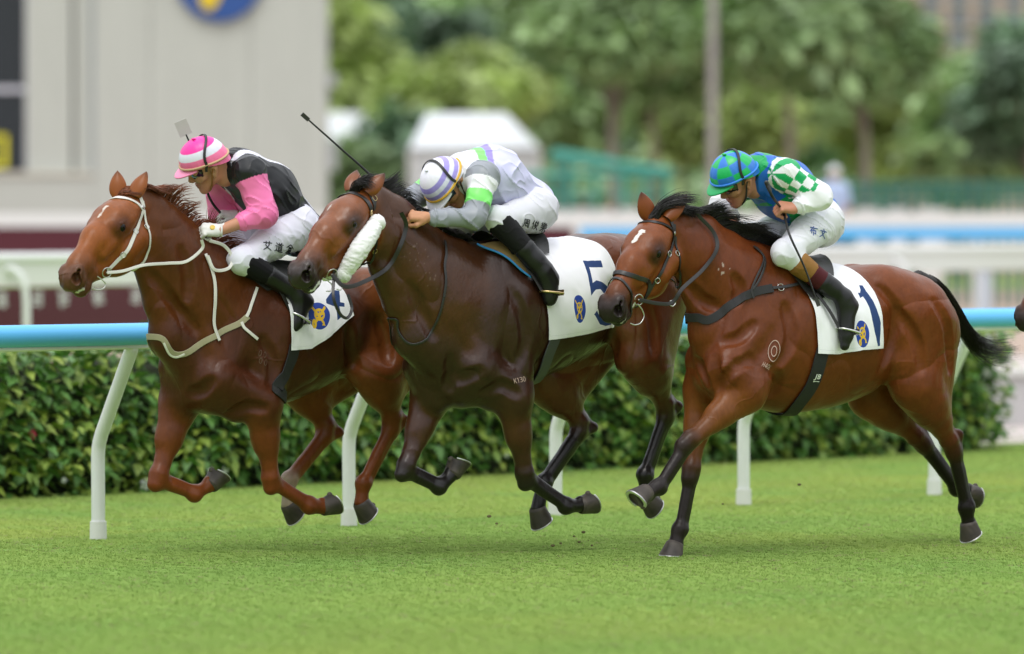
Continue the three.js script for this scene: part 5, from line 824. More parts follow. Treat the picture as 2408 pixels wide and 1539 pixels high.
    const bt = part('boot', new Field(P).mesh(.005, { disp: (x, y, z) => .0022 * fold(x, y, z, 11, sd + 9) }), M.boot, root);
    const ball = heel.clone().lerp(l.to, .62), side = V(0, 0, 1), upv = V().crossVectors(side, ft).normalize(); if (upv.y < 0) upv.negate(); const arch = [];
    for (let i = 0; i <= 14; i++) { const a = lerp(-.12, Math.PI + .12, i / 14); arch.push(ball.clone().addScaledVector(side, Math.cos(a) * .056).addScaledVector(upv, Math.sin(a) * .088 - .032)); }
    const st = thing('stirrup', r.irons[l.m > 0 ? 0 : 1], 'stirrup', ball.clone(), 'stirrup irons'); part('arch', tube(arch, .0062, { seg: 44, sides: 8 }), r.iron ?? M.steel, st); const tread = new THREE.BoxGeometry(.03, .008, .115); tread.applyMatrix4(new THREE.Matrix4().makeBasis(ft, upv, V().crossVectors(ft, upv))); const tp = ball.clone().addScaledVector(upv, -.042); tread.translate(tp.x, tp.y, tp.z); part('tread', tread, r.iron ?? M.steel, st);
    const topP = ball.clone().addScaledVector(upv, .056), sd2 = H.F.snap(V(lerp(topP.x, q(.3).x, .6), topP.y + .22, topP.z), .03, 8); part('leather', strap([topP, topP.clone().lerp(sd2, .5).add(V(0, 0, .012 * l.m)), sd2], [V(0, 0, l.m), V(0, 0, l.m), V(0, 0, l.m)], .018, .004, { seg: 20 }), M.leather, st);
  }
  // body: one figure under the clothes, with head and hands
  const UP = []; const ub = (a, b, ra, rb, o = {}) => UP.push(bone(a, b, ra, rb, { c: r.skin ?? SKIN, k: .04, ...o }));
  ub(zr(nb), zr(md), .085, .125, { s: 1.1, fr: fz }); ub(zr(md), zr(pv), .125, .105, { s: 1.1, fr: fz }); ub(nb, hd.pt(-.050, -.09, 0), .052, .048);
  for (const a of [na, fa]) { ub(nb.clone().lerp(md, .25), a.sh, .07, .06); ub(a.sh, a.el, .052, .042); ub(a.el, a.wr, .042, .027, { k: .02 }); }
  for (const l of [nl, fl]) { ub(l.hip, l.kn, .085, .055); ub(l.kn, l.an, .05, .034); ub(l.an, l.to, .03, .02); }
  const gC = r.skin ?? SKIN, bodyG = new Field(UP).mesh(.009, {}), headG = new Field(hd.P).mesh(.004, { color: (x, y, z, nx, ny, nz, b) => { const n = 1 + .10 * fbm(x * 40, y * 40, z * 40, 2); const rd = 1 + .12 * noise3(x * 18, y * 18 + sd, z * 18); return [b[0] * n * rd, b[1] * n, b[2] * n]; } });
  const hands = [na, fa].map((a, i) => { const h = r.hands[i]; const gl = handPrims(a.wr, picDir(h.d), picDir(h.n), picDir(h.thumb), h.s ?? 1.0, r.glove ?? gC, a.el); return gl; });
  const handG = hands.map(h => new Field(h.P).mesh(.0036, { color: (x, y, z, nx, ny, nz, b) => { const n = 1 + .10 * fbm(x * 60, y * 60, z * 60, 2); return [b[0] * n, b[1] * n, b[2] * n]; } }));
  if (r.glove) { part('body', mergeGeometries([bodyG, headG]), M.skin, root); const gs = handG.map(q => part('glove', q, M.breech, root)), g = gs[0]; hands.forEach((h, i) => part('wrist_band', tube([0, 1, 2, 3, 4, 5, 6, 7].map(i => h.p(-.012, Math.cos(i * .785) * .029, Math.sin(i * .785) * .029)), .006, { closed: true, seg: 32, sides: 6 }), std(r.glove, .6), gs[i])); const c = hands[0].p(.035, .024, .004), lg = new THREE.SphereGeometry(.015, 14, 8); lg.scale(1, 1, .25); lg.applyQuaternion(new THREE.Quaternion().setFromUnitVectors(V(0, 0, 1), picDir(r.hands[0].n))); lg.translate(c.x, c.y, c.z); part('glove_badge', lg, std([.65, .45, .06], .5), g); }
  else part('body', mergeGeometries([bodyG, headG, ...handG]), M.skin, root);
  // cap, peak, band, strap, goggles
  const cap = part('cap', capGeo(hd, r.capR ?? [.126, .116, .108], r.cap, { puff: .012 }), new THREE.MeshPhysicalMaterial({ vertexColors: true, roughness: .34, side: THREE.DoubleSide }), root);
  { const rows = [], N = 22; for (const th of [0, 1]) for (let jj = 0; jj <= 6; jj++) { const j = th ? 6 - jj : jj, row = []; for (let i = 0; i <= N; i++) { const a = lerp(-1.08, 1.08, i / N), e = j / 6, k = Math.cos(a * 1.35); row.push(hd.pt(.002 + Math.cos(a) * .124 + e * .050 * Math.max(.0, k), .040 - .004 - e * .020 * k - th * .005 + .012 * Math.max(0, Math.cos(a)), Math.sin(a) * .108 * (1 + e * .03))); } rows.push(row); } part('peak', gridGeo(rows), std(r.peak, .4, { side: THREE.DoubleSide }), cap); }
  { const pts = []; for (let i = 0; i < 40; i++) { const a = i / 40 * 6.283, ca = Math.cos(a), back = ca < 0 ? -ca : 0; pts.push(hd.pt(.002 + ca * .1275, .050 - back * .027 + .010 * Math.max(0, ca), Math.sin(a) * .1095)); } part('cap_band', tube(pts, .0065, { closed: true, seg: 90, sides: 8 }), std(r.capBand, .5), cap); }
  const b = new THREE.SphereGeometry(.010, 10, 8); { const p = hd.pt(.002, .165, 0); b.scale(1.2, .6, 1.2); b.translate(p.x, p.y, p.z); } part('button', b, std(r.button, .5), cap);
  // goggle elastic over the cap and the lens over the eyes
  { const pts = [], nn = []; for (let i = 0; i <= 36; i++) { const b = lerp(-1.85, 1.85, i / 36), ph = (30 - 62 * Math.pow(Math.abs(b) / 1.85, 2)) * Math.PI / 180, dx = -Math.sin(ph) * Math.cos(b) + (Math.abs(b) > 1.5 ? (Math.abs(b) - 1.5) * .9 : 0), dy = Math.cos(ph) * Math.cos(b), dz = Math.sin(b), k = 1.03 / Math.sqrt((dx / .126) ** 2 + (dy / .116) ** 2 + (dz / .108) ** 2); pts.push(hd.pt(.002 + dx * k, .045 + dy * k, dz * k)); nn.push(hd.dir(dx, dy, dz).normalize()); } part('goggle_strap', strap(pts, nn, .014, .004, { seg: 90 }), M.rubber, cap); }
  { const rows = []; for (let j = 0; j <= 8; j++) { const row = []; for (let i = 0; i <= 20; i++) { const a = lerp(-1.12, 1.12, i / 20), v = j / 8 * 2 - 1, w = 1 - .25 * Math.pow(Math.abs(a) / 1.12, 3), bulge = .012 * (1 - v * v); row.push(hd.pt(-.002 + Math.cos(a) * (.098 + bulge), .006 + v * .024 * w - (Math.abs(a) < .15 && v < 0 ? -.010 : 0), Math.sin(a) * (.080 + bulge * .5))); } rows.push(row); } const lens = part('goggles', gridGeo(rows), new THREE.MeshPhysicalMaterial({ color: new THREE.Color().setRGB(...(r.lens ?? [.02, .02, .03])), roughness: .06, clearcoat: 1, side: THREE.DoubleSide }), root); const edge = [...rows[8], ...rows[0].slice().reverse()]; part('goggle_frame', tube(edge.filter((_, i) => i % 2 === 0), .0042, { closed: true, seg: 90, sides: 6 }), M.rubber, lens); }
  { const pts = [-1, -.6, 0, .6, 1].map((a, i) => hd.pt([-.012, .03, .058, .03, -.012][i], [.01, -.085, -.125, -.085, .01][i], [-.088, -.060, 0, .060, .088][i])); part('chin_strap', tube(pts, .0055, { seg: 40, sides: 6 }), std(r.chin ?? [.02, .02, .02], .5), cap); }
  return { root, hands, hd, na, fa, nl, J };
}
function whip(pts, label, flapAt) { const o = thing('whip', label, 'whip', pts[0].clone(), 'riding whips'); part('shaft', tube(pts, t => lerp(.0085, .0045, t), { seg: 40, sides: 8 }), M.rubber, o); part('handle', tube([pts[0], pts[0].clone().lerp(pts[1], .55)], .0115, { seg: 6, sides: 8 }), M.leather, o); if (flapAt) { const e = pts[pts.length - 1], d = e.clone().sub(pts[pts.length - 2]).normalize(), s = V().crossVectors(d, toCam).normalize(), n = V().crossVectors(s, d), g = new THREE.BoxGeometry(flapAt[0], flapAt[1], .006); g.applyMatrix4(new THREE.Matrix4().makeBasis(s, d, V().crossVectors(s, d))); const c = e.clone().addScaledVector(d, flapAt[1] * .45); g.translate(c.x, c.y, c.z); part('flap', g, std(flapAt[2], .6), o); } return o; }
const WHITE = lin('#e6e6ec'), BLK = [.012, .013, .015];
const r1 = buildRider(h1, {
  label: 'rider in pink and black silks with pink cap and white gloves', seed: 2.2, head: cA(1212, 428), headZ: .0, headF: [-.88, -.46, .06], headU: [-.40, .80, .42], hem: .08, armFrom: .14, neckBase: cA(1455, 440), mid: cA(1655, 625), pelvis: cA(1835, 850), headS: 1.03,
  nArm: { sh: cA(1535, 490), el: cA(1640, 800), wr: cA(1300, 930), zs: .15, ze: .21, zw: .15 }, fArm: { sh: cA(1290, 470), el: cA(1330, 800), wr: cA(1440, 815), zs: -.15, ze: -.22, zw: -.10 }, sleeve: [.080, .072, .045], cuffAt: .46,
  leg: { hip: cA(1870, 920), kn: cA(1480, 1160), an: [703, 690], to: [690, 772], zk: .17, za: .26, zt: .27 }, breech: lin('#dcdce8'),
  hands: [{ d: [-1, .02, .1], n: [.1, .55, .8], thumb: [-.2, .9, -.3] }, { d: [-1, .15, 0], n: [0, .9, .4], thumb: [0, .5, .8] }], glove: lin('#d9d8d4'),
  silks: ({ t, s, arm, lz, above, body }) => arm ? lin('#f07ab0') : (body < .02 && Math.abs(Math.abs(lz) - .080) < .020 ? lin('#d4d4e0') : BLK), cuff: lin('#ee78ae'), collar: [.02, .02, .025],
  cap: (v, u) => v < .52 ? lin('#ef2f9c') : v < .74 ? lin('#dcdcea') : lin('#f074a4'), peak: lin('#f590b8'), capBand: lin('#bfa07a'), button: lin('#e8309c'), chin: lin('#8a5a2a'), lens: [.03, .01, .06],
  name: { px: cA(1760, 1060), up: [.12, .98, 0], w: .20, chars: ['ai', 'dao', 'na'], colour: '#22242c' }, sock: { from: .08, to: .5, r: .071, c: [.010, .010, .011] }, bootTop: .48, irons: ['stirrup iron on the near boot of the pink rider', 'stirrup iron on the far boot of the pink rider'],
});
const r2 = buildRider(h2, {
  label: 'rider crouched low in pale lavender silks with purple hooped white cap', seed: 6.4, head: cC(1335, 560), headZ: -.0, headF: [-.34, -.91, .18], headU: [-.62, .46, .62], neckBase: cC(1450, 500), mid: cC(1660, 520), pelvis: cC(1905, 690), headS: 1.03, torso: [.115, .160, .125],
  nArm: { sh: cC(1600, 520), el: cC(1535, 830), wr: cC(1165, 830), zs: .16, ze: .22, zw: .14 }, fArm: { sh: cC(1290, 520), el: cC(1060, 690), wr: cC(1010, 780), zs: -.16, ze: -.20, zw: -.06 }, sleeve: [.074, .060, .042], cuffAt: .82,
  leg: { hip: cC(1990, 790), kn: cC(1720, 850), an: cC(2070, 1230), to: cC(2115, 1470), zk: .19, za: .30, zt: .31 }, breech: lin('#d6d6de'), skin: lin('#b98563'),
  hands: [{ d: [-1, .12, .1], n: [-.2, .75, .6], thumb: [-.3, .6, .6] }, { d: [-1, 0, 0], n: [0, .9, .3], thumb: [0, .3, .9] }],
  silks: ({ t, s, arm, lz, above, x, y }) => { if (arm) { if (s.up) { const q = s.t; return q < .10 ? lin('#8f939b') : q < .40 ? lin('#eeeef4') : q < .70 ? lin('#7fe070') : lin('#8f939b'); } return lin('#8f939b'); } const q = t + .10 * Math.abs(lz) / .15; return q < .04 ? lin('#e6e8f2') : q < .15 ? lin('#7fe070') : q < .24 ? lin('#9486dd') : lin('#ccccec'); }, armEdge: .004, cuff: lin('#8a8e96'), collar: lin('#4b8a4a'),
  cap: (v, u) => v < .5 ? lin('#ecebf6') : v < .64 ? lin('#9d90dc') : v < .76 ? lin('#dcdcf0') : v < .88 ? lin('#9d90dc') : lin('#ecebf6'), peak: lin('#f0f0f6'), capBand: lin('#d8a830'), button: lin('#e9e9f4'), lens: [.01, .03, .06],
  name: { px: cC(2008, 885), up: [.10, .98, 0], w: .175, chars: ['zhou', 'jun', 'le'], colour: '#22242c' }, sock: { from: .05, to: .6, r: .074, c: [.012, .012, .013] }, bootTop: .58, irons: ['brass coloured stirrup iron on the near boot of the lavender rider', 'stirrup iron on the far boot of the lavender rider'], iron: M.brass,
});
const chk = (a, b) => (Math.floor(a) + Math.floor(b)) & 1;
const r3 = buildRider(h3, {
  label: 'rider in blue and green checked silks with white cuffs and checked cap', seed: 9.1, head: cE(1130, 372), headZ: .0, headF: [-.78, -.56, .20], headU: [-.28, .84, .42], neckBase: cE(1300, 320), mid: cE(1470, 440), pelvis: cE(1680, 630), headS: 1.03, torso: [.108, .146, .122],
  nArm: { sh: cE(1480, 330), el: cE(1740, 500), wr: cE(1560, 590), zs: .15, ze: .26, zw: .22 }, fArm: { sh: cE(1180, 380), el: cE(1020, 560), wr: cE(1090, 680), zs: -.15, ze: -.22, zw: -.07 }, sleeve: [.074, .068, .044], cuffAt: .80,
  leg: { hip: cE(1735, 700), kn: cE(1490, 930), an: cN(590, 880), to: cN(598, 1290), zk: .20, za: .32, zt: .34 }, breech: lin('#e0e0e8'), skin: lin('#b87f66'),
  hands: [{ d: [-1, .05, .15], n: [.15, .75, .6], thumb: [-.25, .7, .5] }, { d: [-1, 0, 0], n: [0, .9, .3], thumb: [0, .3, .9] }],
  silks: ({ t, s, arm, lz, x, y, z, above }) => { const B = lin('#1f63bd'), G = lin('#0f9a52'); if (arm) { if (!s.up || s.t > .82) return lin('#ececf2'); const ang = Math.atan2(y - lerp(s.a.sh.y, s.a.el.y, s.t), z - lerp(s.a.sh.z, s.a.el.z, s.t)); return chk(s.t * 4.2 + 10, ang * 1.6 + 20) ? lin('#12a05a') : lin('#ececf2'); } return chk(t * 2.3 + 10.35, (above * 5.0) + 10.55) ? G : B; }, cuff: lin('#e6e6ec'), collar: lin('#1d5fb4'),
  cap: (v, u) => v < .06 ? lin('#12a55c') : chk(v < .44 ? 0 : v < .74 ? 1 : 2, u * 8 + .5) ? lin('#2b78d2') : lin('#12b25e'), peak: lin('#12a55c'), capBand: lin('#2f7fd8'), button: lin('#12b25e'), lens: [.012, .012, .014],
  name: { px: cE(1730, 770), up: [.2, .96, 0], w: .125, chars: ['bu', 'wen'], colour: '#274f9c' }, band: { from: .24, to: .40, c: lin('#8a6436') }, sock: { from: .42, to: .66, r: .058, c: lin('#4b1f24') }, bootTop: .66, irons: ['steel stirrup iron on the near boot of the green and blue rider', 'stirrup iron on the far boot of the green and blue rider'],
});
// whips
whip([r1.hands[1].grip.clone().add(V(.03, -.06, 0)), r1.hands[1].grip, onZ(cA(1250, 720), h1.zh - .12), onZ(cA(1180, 560), h1.zh - .14), onZ(cA(1105, 330), h1.zh - .16), onZ(cA(1045, 190), h1.zh - .17)], 'whip with a broad pale flap raised behind the pink cap', [.068, .085, [.46, .46, .44]]);
whip([r2.hands[1].grip.clone().add(V(.05, -.05, 0)), r2.hands[1].grip, onZ(cC(820, 600), h2.zh - .10), onZ(cC(700, 470), h2.zh - .14), onZ(cC(480, 275), h2.zh - .18), onZ(cC(255, 75), h2.zh - .2)], 'thin black whip pointing up to the left over the middle horse', [.022, .05, [.03, .03, .03]]);
whip([onZ(cE(1345, 395), h3.zh + .26), onZ(cE(1390, 500), h3.zh + .27), r3.hands[0].grip.clone(), onZ(cE(1520, 790), h3.zh + .31), onZ(cE(1630, 1030), h3.zh + .35), onZ(cE(1715, 1260), h3.zh + .38)], 'black whip held downwards by the green and blue rider', [.02, .05, [.03, .03, .03]]);
// ---------------------------------------------------------------- beyond the hedge
const along = (u0, d0, u1, d1) => { const a = atDepth(u0, 520, d0), b = atDepth(u1, 520, d1); a.y = b.y = 0; return t => a.clone().lerp(b, t); };
function slab(pa, pb, y0, y1, th) {                       // upright board from pa to pb
  const d = pb.clone().sub(pa), L = d.length(), g = new THREE.BoxGeometry(L, y1 - y0, th); g.rotateY(-Math.atan2(d.z, d.x)); g.translate((pa.x + pb.x) / 2, (y0 + y1) / 2, (pa.z + pb.z) / 2); return g;
}
{ // white middle rail with its flat board and swan-neck posts
  const L = along(-500, 44, 3000, 68.5), g = thing('track_rail', 'white flat-sided track rail on swan-neck posts behind the hedge', 'rail', L(.5));
  const at = (t, y) => L(t).setY(y);
  part('rail_tube', tube([at(0, 1.40), at(.5, 1.40), at(1, 1.40)], .05, { seg: 30, sides: 12 }), M2.white, g);
  part('rail_board', slab(L(0), L(1), 1.13, 1.36, .03), M2.whiteRough, g);
  const n = V(-cF0.x, 0, -cF0.z);
  for (const t of [.095, .232, .369, .506, .644, .78, .92]) { const p = L(t), o = s => p.clone().addScaledVector(n, -.10).addScaledVector(cR, s); part('post', tube([o(-.05).setY(1.25), o(.08).setY(1.30), o(.20).setY(1.24), o(.26).setY(1.08), o(.27).setY(.7), o(.27).setY(0)], .036, { seg: 36, sides: 10 }), M2.white, g); }
}
{ // maroon banner hung below that rail on the left
  const L = along(-500, 45, 1050, 55.2), g = thing('maroon_banner', 'dark maroon banner with white lettering hung below the white track rail', 'banner', L(.5));
  part('cloth', slab(L(0), L(1), .42, 1.10, .012), std([.085, .012, .022], .75), g);
  // blurred white characters: strokes cut from thin plate
  const R = rng(9), dir = L(1).sub(L(0)).normalize(), nrm = V(-dir.z, 0, dir.x); if (nrm.dot(cF0) > 0) nrm.negate();
  for (const u of [-60, 20, 80, 160, 250, 305, 370, 440, 520, 600]) {
    const t = (u + 500) / 1550, p = L(t * .985).addScaledVector(nrm, .010), gs = [];
    for (let k = 0; k < 5; k++) { const hor = k < 3, b = new THREE.BoxGeometry(hor ? .13 + R() * .06 : .026, hor ? .024 : .12 + R() * .05, .004); b.translate((R() - .5) * (hor ? .03 : .11), hor ? .055 - k * .05 : (R() - .5) * .03, 0); gs.push(b); }
    const q = mergeGeometries(gs); q.rotateY(-Math.atan2(dir.z, dir.x)); q.translate(p.x, .98, p.z); part('lettering', q, std([.75, .74, .76], .7), g);
  }
}
{ // far barrier: white top rail, maroon board to the left, blue to the right
  const L = along(-700, 80, 3300, 80), g = thing('far_rail', 'far white rail with maroon boards on the left and blue on the right', 'rail', L(.5));
  part('rail_tube', slab(L(0), L(1), 1.66, 1.88, .08), M2.white, g);
  part('maroon_board', slab(L(0), L(.512), .9, 1.655, .04), std([.085, .012, .022], .75), g, 'dark maroon board');
  part('blue_board', slab(L(.516), L(1), 1.45, 1.655, .06), M2.blue, g, 'light blue board');
  for (let i = 0; i <= 16; i++) { const p = L(i / 16).addScaledVector(cF0, .10), b = new THREE.BoxGeometry(.08, 1.7, .08); b.translate(p.x, .85, p.z); part('post', b, M2.whiteRough, g); }
}
{ // grey post by the dirt track on the right
  const p = atDepth(2318, 520, 66); const g = new THREE.CylinderGeometry(.10, .10, 1.1, 14); g.translate(p.x, .55, p.z); const c = new THREE.CylinderGeometry(.13, .13, .05, 14); c.translate(p.x, 1.12, p.z);
  const o = thing('bollard', 'pale grey post standing on the dirt beyond the white rail at right', 'post', V(p.x, 0, p.z)); part('shaft', g, std([.50, .54, .60], .6), o); part('cap', c, M2.white, o);
}
{ // concrete tote board building
  const D = 92, L = along(-900, D, 765, D), nb = cF0.clone(), o = thing('grey_building', 'pale grey concrete building with a dark display board and round blue emblem', 'building', L(.5).addScaledVector(nb, 4));
  const wall = std('#ffffff', .85, { map: noiseTex(256, (u, v) => { const n = wrapNoise(u, v, 4, 8) * .5 + wrapNoise(u, v, 40, 2) * .25, st = Math.max(0, wrapNoise(u, 0, 20, 5)) * .35; const k = 1 + .05 * n - .05 * st; return [.735 * k, .745 * k, .720 * k]; }) });
  wall.map.repeat.set(1, 1);
  const U = u => (u + 900) / 1665, H = v => CAM_H + (520 - v) * D / FPX;      // wall coordinates read off the photograph
  const blk = (u0, u1, v0, v1, front, back, mat, name, lab) => { const a = L(U(u0)), b = L(U(u1)), g = slab(a, b, H(v1), H(v0), back - front); const c = (front + back) / 2; g.translate(nb.x * c, 0, nb.z * c); return part(name, g, mat, o, lab); };
  blk(222, 352, -620, 560, 0, 1.6, wall, 'wall'); blk(354, 588, -620, 560, .002, 1.6, wall, 'wall'); blk(590, 765, -620, 560, 0, 1.6, wall, 'wall'); // three wall panels with joints between
  blk(348, 592, -618, 560, .05, 1.4, std([.42, .42, .40], .9), 'joint_backing');
  blk(-900, 221, 412, 560, 0, 1.6, wall, 'plinth');
  blk(62, 166, -620, 411, .16, 1.6, wall, 'pier'); blk(176, 212, -620, 411, .16, 1.6, wall, 'pier');
  blk(-900, 220.5, -618, 411.5, .5, 1.5, std([.38, .37, .35], .9), 'recess');
  blk(-900, 221, 404, 413, -.05, .3, std([.60, .57, .50], .85), 'sill');
  blk(212.5, 220.5, -618, 404, .10, .5, std([.30, .33, .36], .6), 'downpipe');
  const scr = blk(-900, 58, -618, 401, .30, .6, std([.018, .022, .030], .4), 'display_board', 'dark display board');
  blk(-900, 61, 203, 216, .26, .45, std([.55, .55, .62], .5), 'mullion'); blk(56, 63, -618, 402, .26, .45, std([.55, .55, .60], .5), 'mullion');
  { const p = L(U(6)).addScaledVector(nb, .29), sh = []; for (const [dx, v0, v1, w] of [[0, 316, 394, .10], [-.16, 316, 326, .28], [-.16, 384, 394, .28], [-.32, 316, 394, .10]]) { const g = slab(p.clone().addScaledVector(cR, dx - w / 2), p.clone().addScaledVector(cR, dx + w / 2), H(v1), H(v0), .02); sh.push(g); } part('numeral', mergeGeometries(sh), std([.75, .68, .02], .6), scr, 'yellow numeral'); }
  { const c = L(U(516)).setY(H(-75)), s = D / FPX, mk = (pts, th, off, mat, name, par) => { const S = new THREE.Shape(pts.map(([x, y]) => new THREE.Vector2(x * s, -y * s))), g = new THREE.ExtrudeGeometry(S, { depth: th, bevelEnabled: true, bevelSize: .02, bevelThickness: .02, bevelSegments: 2 }); g.applyMatrix4(new THREE.Matrix4().makeBasis(cR, V(0, 1, 0), nb.clone().negate())); g.translate(c.x - nb.x * off, c.y, c.z - nb.z * off); return part(name, g, mat, par); };
    const el = []; for (let i = 0; i < 48; i++) { const a = i / 48 * 6.2832; el.push([Math.cos(a) * 108, Math.sin(a) * 124]); }
    const e = mk(el, .10, .02, std([.022, .08, .30], .5), 'emblem', o);
    mk([[-48, 70], [-34, 96], [-18, 100], [-4, 84], [14, 40], [30, 10], [14, 0], [-20, 50]], .03, .13, std([.72, .52, .02], .5), 'emblem_horn', e); mk([[-26, -60], [26, -60], [26, 20], [-26, 20]], .03, .13, std([.72, .52, .02], .5), 'emblem_cross', e); }
  // down-light bracket and service box on the end wall
  for (const [v0, v1] of [[170, 200], [330, 400]]) blk(766, 786, v0, v1, .9, 1.3, std([.55, .57, .58], .6), 'service_box');
}
// marquees
function tent(u0, u1, ve, vr, d, label, ridge) {
  const L = along(u0, d, u1, d), H = v => CAM_H + (520 - v) * d / FPX, o = thing('marquee', label, 'tent', L(.5)), w = L(1).sub(L(0)).length(), e = H(ve), r = H(vr), mat = std([.64, .66, .68], .6, { side: THREE.DoubleSide });
  const P = (x, y, z) => L(0).addScaledVector(cR, x * w).addScaledVector(cF0, z).setY(y);
  const T = (name, pts, tris) => { const g = new THREE.BufferGeometry(); g.setAttribute('position', new THREE.Float32BufferAttribute(pts.flatMap(p => p.toArray()), 3)); g.setIndex(tris); const q = g.toNonIndexed(); q.computeVertexNormals(); return part(name, q, mat, o); };
  T('roof', [P(-.01, e, -.1), P(1.01, e, -.1), P(ridge, r, 3), P(ridge * .15, r, 3), P(-.01, e, 6), P(1.01, e, 6)], [0, 1, 2, 0, 2, 3, 5, 4, 3, 5, 3, 2, 1, 5, 2, 4, 0, 3]);
  T('wall', [P(0, 0, 0), P(1, 0, 0), P(1, e, 0), P(0, e, 0)], [0, 1, 2, 0, 2, 3]); T('wall', [P(1, 0, 0), P(1, 0, 5.9), P(1, e, 5.9), P(1, e, 0)], [0, 1, 2, 0, 2, 3]); T('wall', [P(0, 0, 0), P(0, 0, 5.9), P(0, e, 5.9), P(0, e, 0)], [0, 1, 2, 0, 2, 3]);
  for (const x of [0, .34, .67, 1]) { const p = P(x, 0, -.05), b = new THREE.CylinderGeometry(.05, .05, e, 8); b.translate(p.x, e / 2, p.z); part('pole', b, M2.whiteRough, o); }
}
tent(965, 1268, 350, 260, 104, 'white marquee with a sloping roof under the trees, right of the building', .74);
tent(560, 965, 330, 258, 112, 'white marquee half hidden behind the grey building', .8);
{ // teal steel frame
  const d = 98, o = thing('teal_frame', 'teal painted steel frame fence in front of the trees', 'fence', atDepth(1440, 520, d).setY(0)), H = v => CAM_H + (520 - v) * d / FPX, P = (u, v) => atDepth(u, 520, d).setY(H(v)), m = std([.05, .30, .24], .5);
  const bar = (a, b, r) => part('beam', tube([a, b], r, { seg: 2, sides: 8 }), m, o);
  bar(P(1304, 368), P(1572, 405), .10); bar(P(1304, 356), P(1440, 378), .06); bar(P(1240, 412), P(1570, 415), .07); bar(P(1250, 455), P(1570, 455), .035);
  for (const u of [1250, 1310, 1338, 1400, 1465, 1520, 1570]) part('post', tube([P(u, u > 1300 ? 366 + (u - 1304) * .14 : 412), P(u, 520).setY(0)], u === 1338 || u === 1465 ? .07 : .05, { seg: 2, sides: 8 }), m, o);
}
{ // green mesh fence on the right
  const d = 100, o = thing('green_fence', 'dark green fence of thin posts and rails behind the spectator', 'fence', atDepth(2180, 520, d).setY(0)), H = v => CAM_H + (520 - v) * d / FPX, P = (u, v) => atDepth(u, 520, d).setY(H(v)), m = std([.03, .16, .13], .6);
  for (const v of [432, 446, 462, 480]) part('rail', tube([P(1880, v), P(2700, v)], .035, { seg: 2, sides: 6 }), m, o);
  for (let u = 1880; u <= 2700; u += 24) part('post', tube([P(u, 428), P(u, 520).setY(0)], .04, { seg: 2, sides: 6 }), m, o);
}
{ // white planters in a row
  let i = 0; for (const [u, w] of [[1308, 34], [1365, 50], [1420, 34], [1480, 42], [2040, 50], [2110, 44], [2190, 60]]) { const d = 93, p = atDepth(u, 520, d), g = new THREE.CylinderGeometry(w * d / FPX * .52, w * d / FPX * .42, 1.95, 16); g.translate(p.x, .975, p.z); const o = thing('planter_tub', ['white tub below the teal frame, leftmost', 'wide white tub below the teal frame, second from left', 'white tub below the teal frame, third from left', 'white tub at the right foot of the teal frame', 'white tub just right of the spectator behind the far rail', 'white tub behind the far rail, middle of the right three', 'widest white tub behind the far rail on the right'][i++], 'tub', V(p.x, 0, p.z)); part('tub', g, M2.whiteRough, o); const r = new THREE.TorusGeometry(w * d / FPX * .52, .03, 6, 20); r.rotateX(Math.PI / 2); r.translate(p.x, 1.95, p.z); part('rim', r, M2.white, o); }
}
{ // low pale kerb wall at the end of the hedge
  const o = thing('kerb_wall', 'low pale wall beside the path at the end of the hedge', 'wall', V(13.2, 0, -10)); const g = new THREE.BoxGeometry(4.5, .42, .3); g.translate(14.0, .21, -10.2); part('wall', g, std([.52, .50, .50], .85), o); const c = new THREE.BoxGeometry(4.6, .06, .38); c.translate(14.0, .45, -10.2); part('coping', c, std([.62, .60, .58], .8), o);
}
{ // apartment block on the slope, top right
  const d = 152, L = along(2150, d, 2420, d), o = thing('apartment_block', 'peach coloured apartment block far behind the trees at upper right', 'building', L(.5)), H = v => CAM_H + (520 - v) * d / FPX;
  const w = slab(L(0), L(1), 0, H(-160), 8); w.translate(cF0.x * 4, 0, cF0.z * 4); part('wall', w, std([.56, .42, .36], .9), o);
  for (let r = 0; r < 6; r++) for (let c = 0; c < 4; c++) { const v = 150 - r * 46, a = .07 + c * .24, f = part('window', slab(L(a).addScaledVector(cF0, -.05), L(a + .15).addScaledVector(cF0, -.05), H(v), H(v - 30), .12), std([.16, .19, .24], .3), o); const s2 = slab(L(a - .01).addScaledVector(cF0, -.12), L(a + .16).addScaledVector(cF0, -.12), H(v + 4), H(v), .2); part('sill', s2, std([.6, .55, .5], .8), f); }
}
// ---------------------------------------------------------------- trees
function leafClump(seed, n, spread, size) { const R = rng(seed), gs = []; for (let i = 0; i < n; i++) { const g = new THREE.BufferGeometry(); const s = size * (.6 + R() * .8); g.setAttribute('position', new THREE.Float32BufferAttribute([0, 0, 0, .5 * s, .05 * s, .28 * s, 1 * s, -.1 * s, 0, .5 * s, .05 * s, -.28 * s], 3)); g.setIndex([0, 1, 2, 0, 2, 3]); g.computeVertexNormals(); const m = new THREE.Matrix4().makeRotationFromEuler(new THREE.Euler((R() - .5) * 1.6, R() * 6.28, (R() - .7) * 1.3)); m.setPosition((R() - .5) * spread, (R() - .5) * spread * .7, (R() - .5) * spread); g.applyMatrix4(m); gs.push(g); } return mergeGeometries(gs); }
const clumps = [leafClump(1, 16, .55, .26), leafClump(2, 14, .6, .32)];
const leafMat = phys([1, 1, 1], .6, { side: THREE.DoubleSide, transmission: .3, thickness: 0 });
const barkMat = std([.20, .16, .13], .9);
